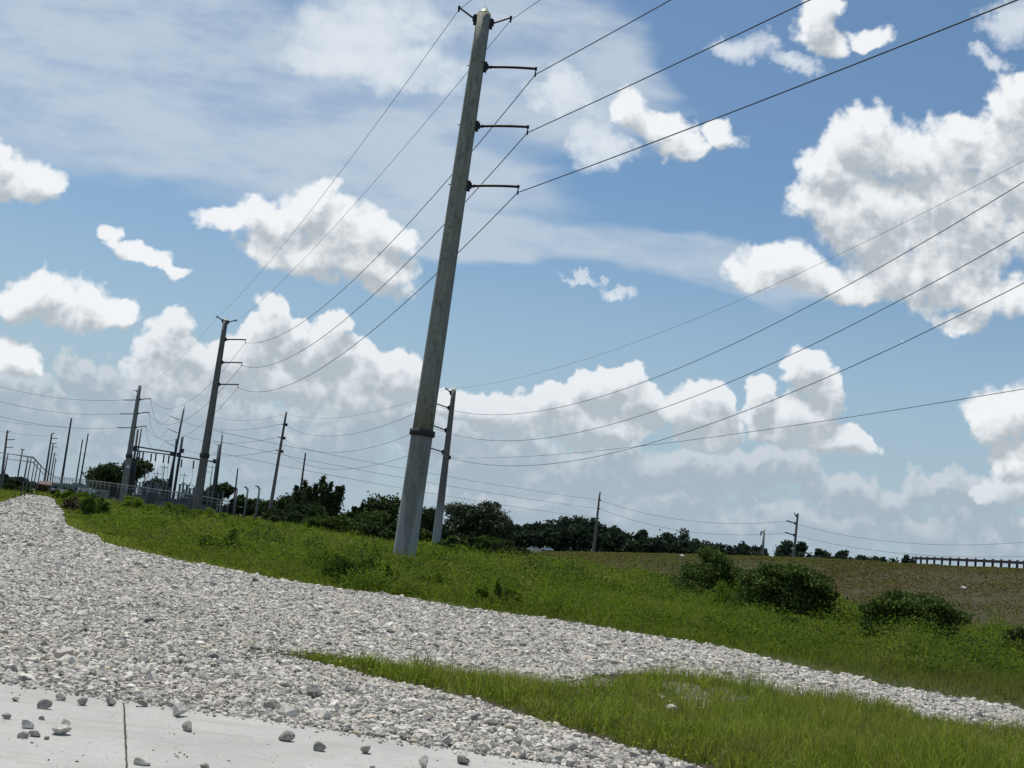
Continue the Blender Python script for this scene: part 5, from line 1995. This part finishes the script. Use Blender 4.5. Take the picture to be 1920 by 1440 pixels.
def build_far_left():
    g = 'dark poles at the far end of the track'
    specs = [
        ((2, 906), (14, 806.5), 210, 5.5, 3.0, 'pole_brown', 'brown pole with two short arms at the left edge', [((13, 824.5), (28, 824)), ((12, 839), (25, 838.5)), ((14, 811), (20, 808))]),
        ((33, 896), (42.4, 842.6), 380, 2.6, 2.0, 'pole_dark', 'thin pole with a small crossarm left of the pole row', [((38.5, 842), (46.5, 843.4))]),
        ((82, 910), (97.5, 812), 400, 4.2, 2.8, 'pole_brown', 'front pole of the receding row with short arms', [((97, 813), (103, 812)), ((95.5, 822), (108, 822)), ((94, 832), (106, 831))]),
        ((88, 906), (99.8, 832.7), 520, 3.0, 2.2, 'pole_dark', 'second pole of the receding row', [((99, 838), (108, 838))]),
        ((93, 908), (102.5, 848), 640, 2.4, 1.8, 'pole_dark', 'third pole of the receding row', [((102, 853), (108, 853))]),
        ((97, 910), (104.5, 859), 760, 2.0, 1.6, 'pole_dark', 'fourth and last pole of the receding row', [((103, 864), (108, 864))]),
        ((113.5, 915), (134, 784), 320, 4.6, 2.8, 'steel_dark', 'tall dark mast standing alone right of the pole row', []),
        ((140.5, 916), (155, 823.6), 340, 3.0, 2.0, 'steel_dark', 'left one of two close thin masts', []),
        ((147.5, 918), (165.5, 812.8), 335, 3.2, 2.2, 'steel_dark', 'right and taller one of two close thin masts', []),
    ]
    for a, b, Y, d0, d1, m_, lab, arms in specs:
        t_, ax, rd = pole('utility_pole', lab, a, b, Y, d0, d1, m_, g)
        for p, q in arms:
            MB().path([at(*p, Y), at(*q, Y)], 0.07 if Y < 300 else 0.13, 5).build('arm', 'fitting_dark', t_)
    # pale buildings and trailers at the end of the track
    P = at(92, 912, 330)
    P[2] = float(ground_z(P[0], P[1]))
    t_ = empty('small_building', P, 'small pinkish building at the end of the gravel track', 'building')
    MB().box(P + np.array([0, 0, 1.1]), (4.4, 5, 2.3)).build('wall', 'pink_render', t_)
    mb = MB()
    c = P + np.array([0, 0, 2.25])
    mb.add([c + np.array(v) for v in ((-2.5, -2.8, 0), (2.5, -2.8, 0), (2.5, 2.8, 0), (-2.5, 2.8, 0), (-2.5, 0, 0.9), (2.5, 0, 0.9))], [(0, 1, 5, 4), (2, 3, 4, 5), (0, 4, 3), (1, 2, 5), (0, 3, 2, 1)])
    mb.build('roof', 'roof_brown', t_)
    MB().box(P + np.array([0.8, -2.52, 0.95]), (0.9, 0.06, 1.9)).build('door', 'window_dark', t_)
    MB().box(P + np.array([-1.1, -2.52, 1.3]), (1.0, 0.06, 0.8)).build('window', 'window_dark', t_)
    for x, y, Y, w, h, m_, lab in ((118, 916, 300, 5.0, 2.3, 'pale_green_panel', 'long pale green trailer left of the twin masts'), (140, 912, 310, 6.5, 2.6, 'pale_green_panel', 'pale trailer behind the twin masts'),
                                   (163, 919, 260, 3.2, 1.9, 'white_panel', 'small white trailer right of the twin masts'), (112, 921, 240, 2.4, 1.1, 'white_panel', 'low white trailer nearest the track'),
                                   (182, 920, 300, 5.5, 2.0, 'pale_green_panel', 'pale trailer before the dark trees')):
        P = at(x, y, Y)
        P[2] = float(ground_z(P[0], P[1]))
        t_ = empty('trailer', P, lab, 'trailer', 'pale trailers at the end of the track')
        MB().box(P + np.array([0, 0, 0.5 + h / 2]), (w, 2.2, h)).build('body', m_, t_)
        MB().box(P + np.array([0, 0, 0.53 + h]), (w + 0.1, 2.3, 0.08)).build('roof', 'white_panel', t_)
        for s in (-0.3, 0.15):
            MB().box(P + np.array([s * w, -1.12, 0.5 + h * 0.6]), (w * 0.18, 0.05, h * 0.3)).build('window', 'window_dark', t_)
        for s in (-0.25, 0.25):
            MB().path([P + np.array([s * w, -1.0, 0.36]), P + np.array([s * w, -0.75, 0.36])], 0.36, 12).build('wheel', 'rubber', t_)
    # pile of rubble / brush at the end of the track
    r = np.random.default_rng(3)
    for k, (x, Y, hw, hp, m_) in enumerate(((80, 300, 9, 8, 'dry_leaf'), (128, 250, 16, 9, 'mid_foliage'), (160, 220, 16, 9, 'bright_foliage'), (105, 230, 9, 7, 'dark_foliage'), (45, 210, 16, 9, 'mid_foliage'))):
        lab = ['dry brush beside the pinkish building', 'green bush under the long trailer', 'bright bush before the small white trailer', 'dark bush by the low white trailer', 'green bush left of the track end'][k]
        tree_px(x, H_(x) + 2300 * 2.3 / Y - hp - 6, hw, Y, 'shrub', m_, lab, 1300, 400 + k, 'bush', 'bush', 'bushes at the end of the track')


def build_guardrail():
    a = [at(1924 + 140, 1068.0, 80), at(1920, 1056, 106), at(1730, 1047.5, 130), at(1712, 1048.8, 136)]
    dense = catmull(a, 14)
    b = dense[0]
    t_ = empty('guardrail', (b[0], b[1], 4.5), 'dark weathered guardrail on posts along the crest at right', 'guardrail')
    # W profile beam
    prof = [(-0.03, 0.13), (0.05, 0.08), (-0.03, 0.0), (0.05, -0.08), (-0.03, -0.13)]
    V, Q = [], []
    for i, p in enumerate(dense):
        d = dense[min(i + 1, len(dense) - 1)] - dense[max(i - 1, 0)]
        nn = np.array([-d[1], d[0], 0])
        nn /= np.linalg.norm(nn)
        if nn[0] > 0:
            nn = -nn
        for ox, oz in prof:
            V.append(p + nn * (ox + 0.12) + np.array([0, 0, oz + 0.02]))
        for ox, oz in reversed(prof):
            V.append(p + nn * (ox + 0.09) + np.array([0, 0, oz + 0.02]))
    w = len(prof) * 2
    for i in range(len(dense) - 1):
        for k in range(w):
            Q.append((i * w + k, i * w + (k + 1) % w, (i + 1) * w + (k + 1) % w, (i + 1) * w + k))
    mesh_np('beam', np.array(V), [np.array(Q)], 'rail_weathered', t_)
    # posts every 1.9 m
    L = 0
    nxt = 0
    for i in range(len(dense) - 1):
        s = np.linalg.norm((dense[i + 1] - dense[i])[:2])
        while nxt <= L + s:
            f = (nxt - L) / s
            q = dense[i] + (dense[i + 1] - dense[i]) * f
            MB().box(q + np.array([0, 0, -0.33]), (0.15, 0.2, 1.15)).build('post', 'rail_weathered', t_)
            MB().box(q + np.array([-0.07, 0, 0.02]), (0.12, 0.14, 0.3)).build('block', 'rail_weathered', t_)
            nxt += 1.9
        L += s


def build_cars():
    for k, (x, w, lab) in enumerate(((1001, 4.9, 'larger white car on the far raised road, leading on the left'), (1026, 4.4, 'smaller white car on the far road behind the larger'))):
        p = at(x, 1031.5, 452)
        t_ = empty('car', (p[0], p[1], p[2] - 0.35), lab, 'car', 'white cars on the far road')
        b = p + np.array([0, 0, -0.35])
        mb = MB()
        prof = [(-w / 2, 0.35), (-w / 2, 0.85), (-w / 2 + 0.9, 0.98), (-w * 0.22, 1.5), (w * 0.22, 1.52), (w * 0.38, 1.0), (w / 2, 0.9), (w / 2, 0.35)]
        vs = [b + np.array([px, -0.85, pz]) for px, pz in prof] + [b + np.array([px, 0.85, pz]) for px, pz in prof]
        n = len(prof)
        mb.add(vs, [tuple(range(n)), tuple(reversed(range(n, 2 * n)))] + [(i, i + n, (i + 1) % n + n, (i + 1) % n) for i in range(n)])
        mb.build('body', 'car_white', t_)
        MB().add([b + np.array([px, -0.87, pz]) for px, pz in ((-w * 0.24, 1.05), (-w * 0.17, 1.4), (w * 0.18, 1.42), (w * 0.30, 1.05))], [(0, 3, 2, 1)]).build('window', 'window_dark', t_)
        for s in (-0.31, 0.31):
            MB().path([b + np.array([s * w, -0.9, 0.33]), b + np.array([s * w, -0.68, 0.33])], 0.33, 12).build('wheel', 'rubber', t_)


def build_litter():
    VV = np.array(EMBV).reshape(len(crest), EMBW, 3)[:, :EMBR + 1].reshape(-1, 3)
    for k, (x, y, s, lab) in enumerate(((1806, 1103, 0.16, 'white scrap of litter low on the brown slope at right'), (1620, 1058, 0.30, 'pale crumpled litter near the top of the slope'), (1232, 1054, 0.35, 'pale scrap on the slope left of the dark shrubs'), (1278, 1043, 0.4, 'flat pale scrap just under the crest by the left shrub'))):
        # nearest slope vertex to that sight line
        d = ray(x, y)
        d = d / np.linalg.norm(d)
        rel = VV - CP
        tt = rel @ d
        dist = np.linalg.norm(rel - tt[:, None] * d, axis=1)
        P = VV[np.argmin(dist)]
        P = CP + d * (P[1] / d[1])
        P[2] += 0.06
        V0, F0 = ICO1
        V = V0 * (1 + rng.uniform(-.4, .3, (len(V0), 1))) * np.array([1.2, 0.8, 0.5]) * s
        tag(mesh_np('litter', V + P, [F0], 'litter_white', None, P), lab, 'litter', 'scraps of white litter on the slope')
    p = gr(1258, 1345)
    V0, F0 = ICO2
    V = V0 * (1 + rng.uniform(-.25, .1, (len(V0), 1))) * np.array([0.07, 0.05, 0.045])
    tag(mesh_np('loose_stone', V + p + np.array([0, 0, 0.10]), [F0], 'stone_pale', None, p), 'white stone lying in the grass of the island', 'stone')


build_gantry()
build_yard()
build_fences()
build_far_left()
build_guardrail()
build_cars()
build_litter()
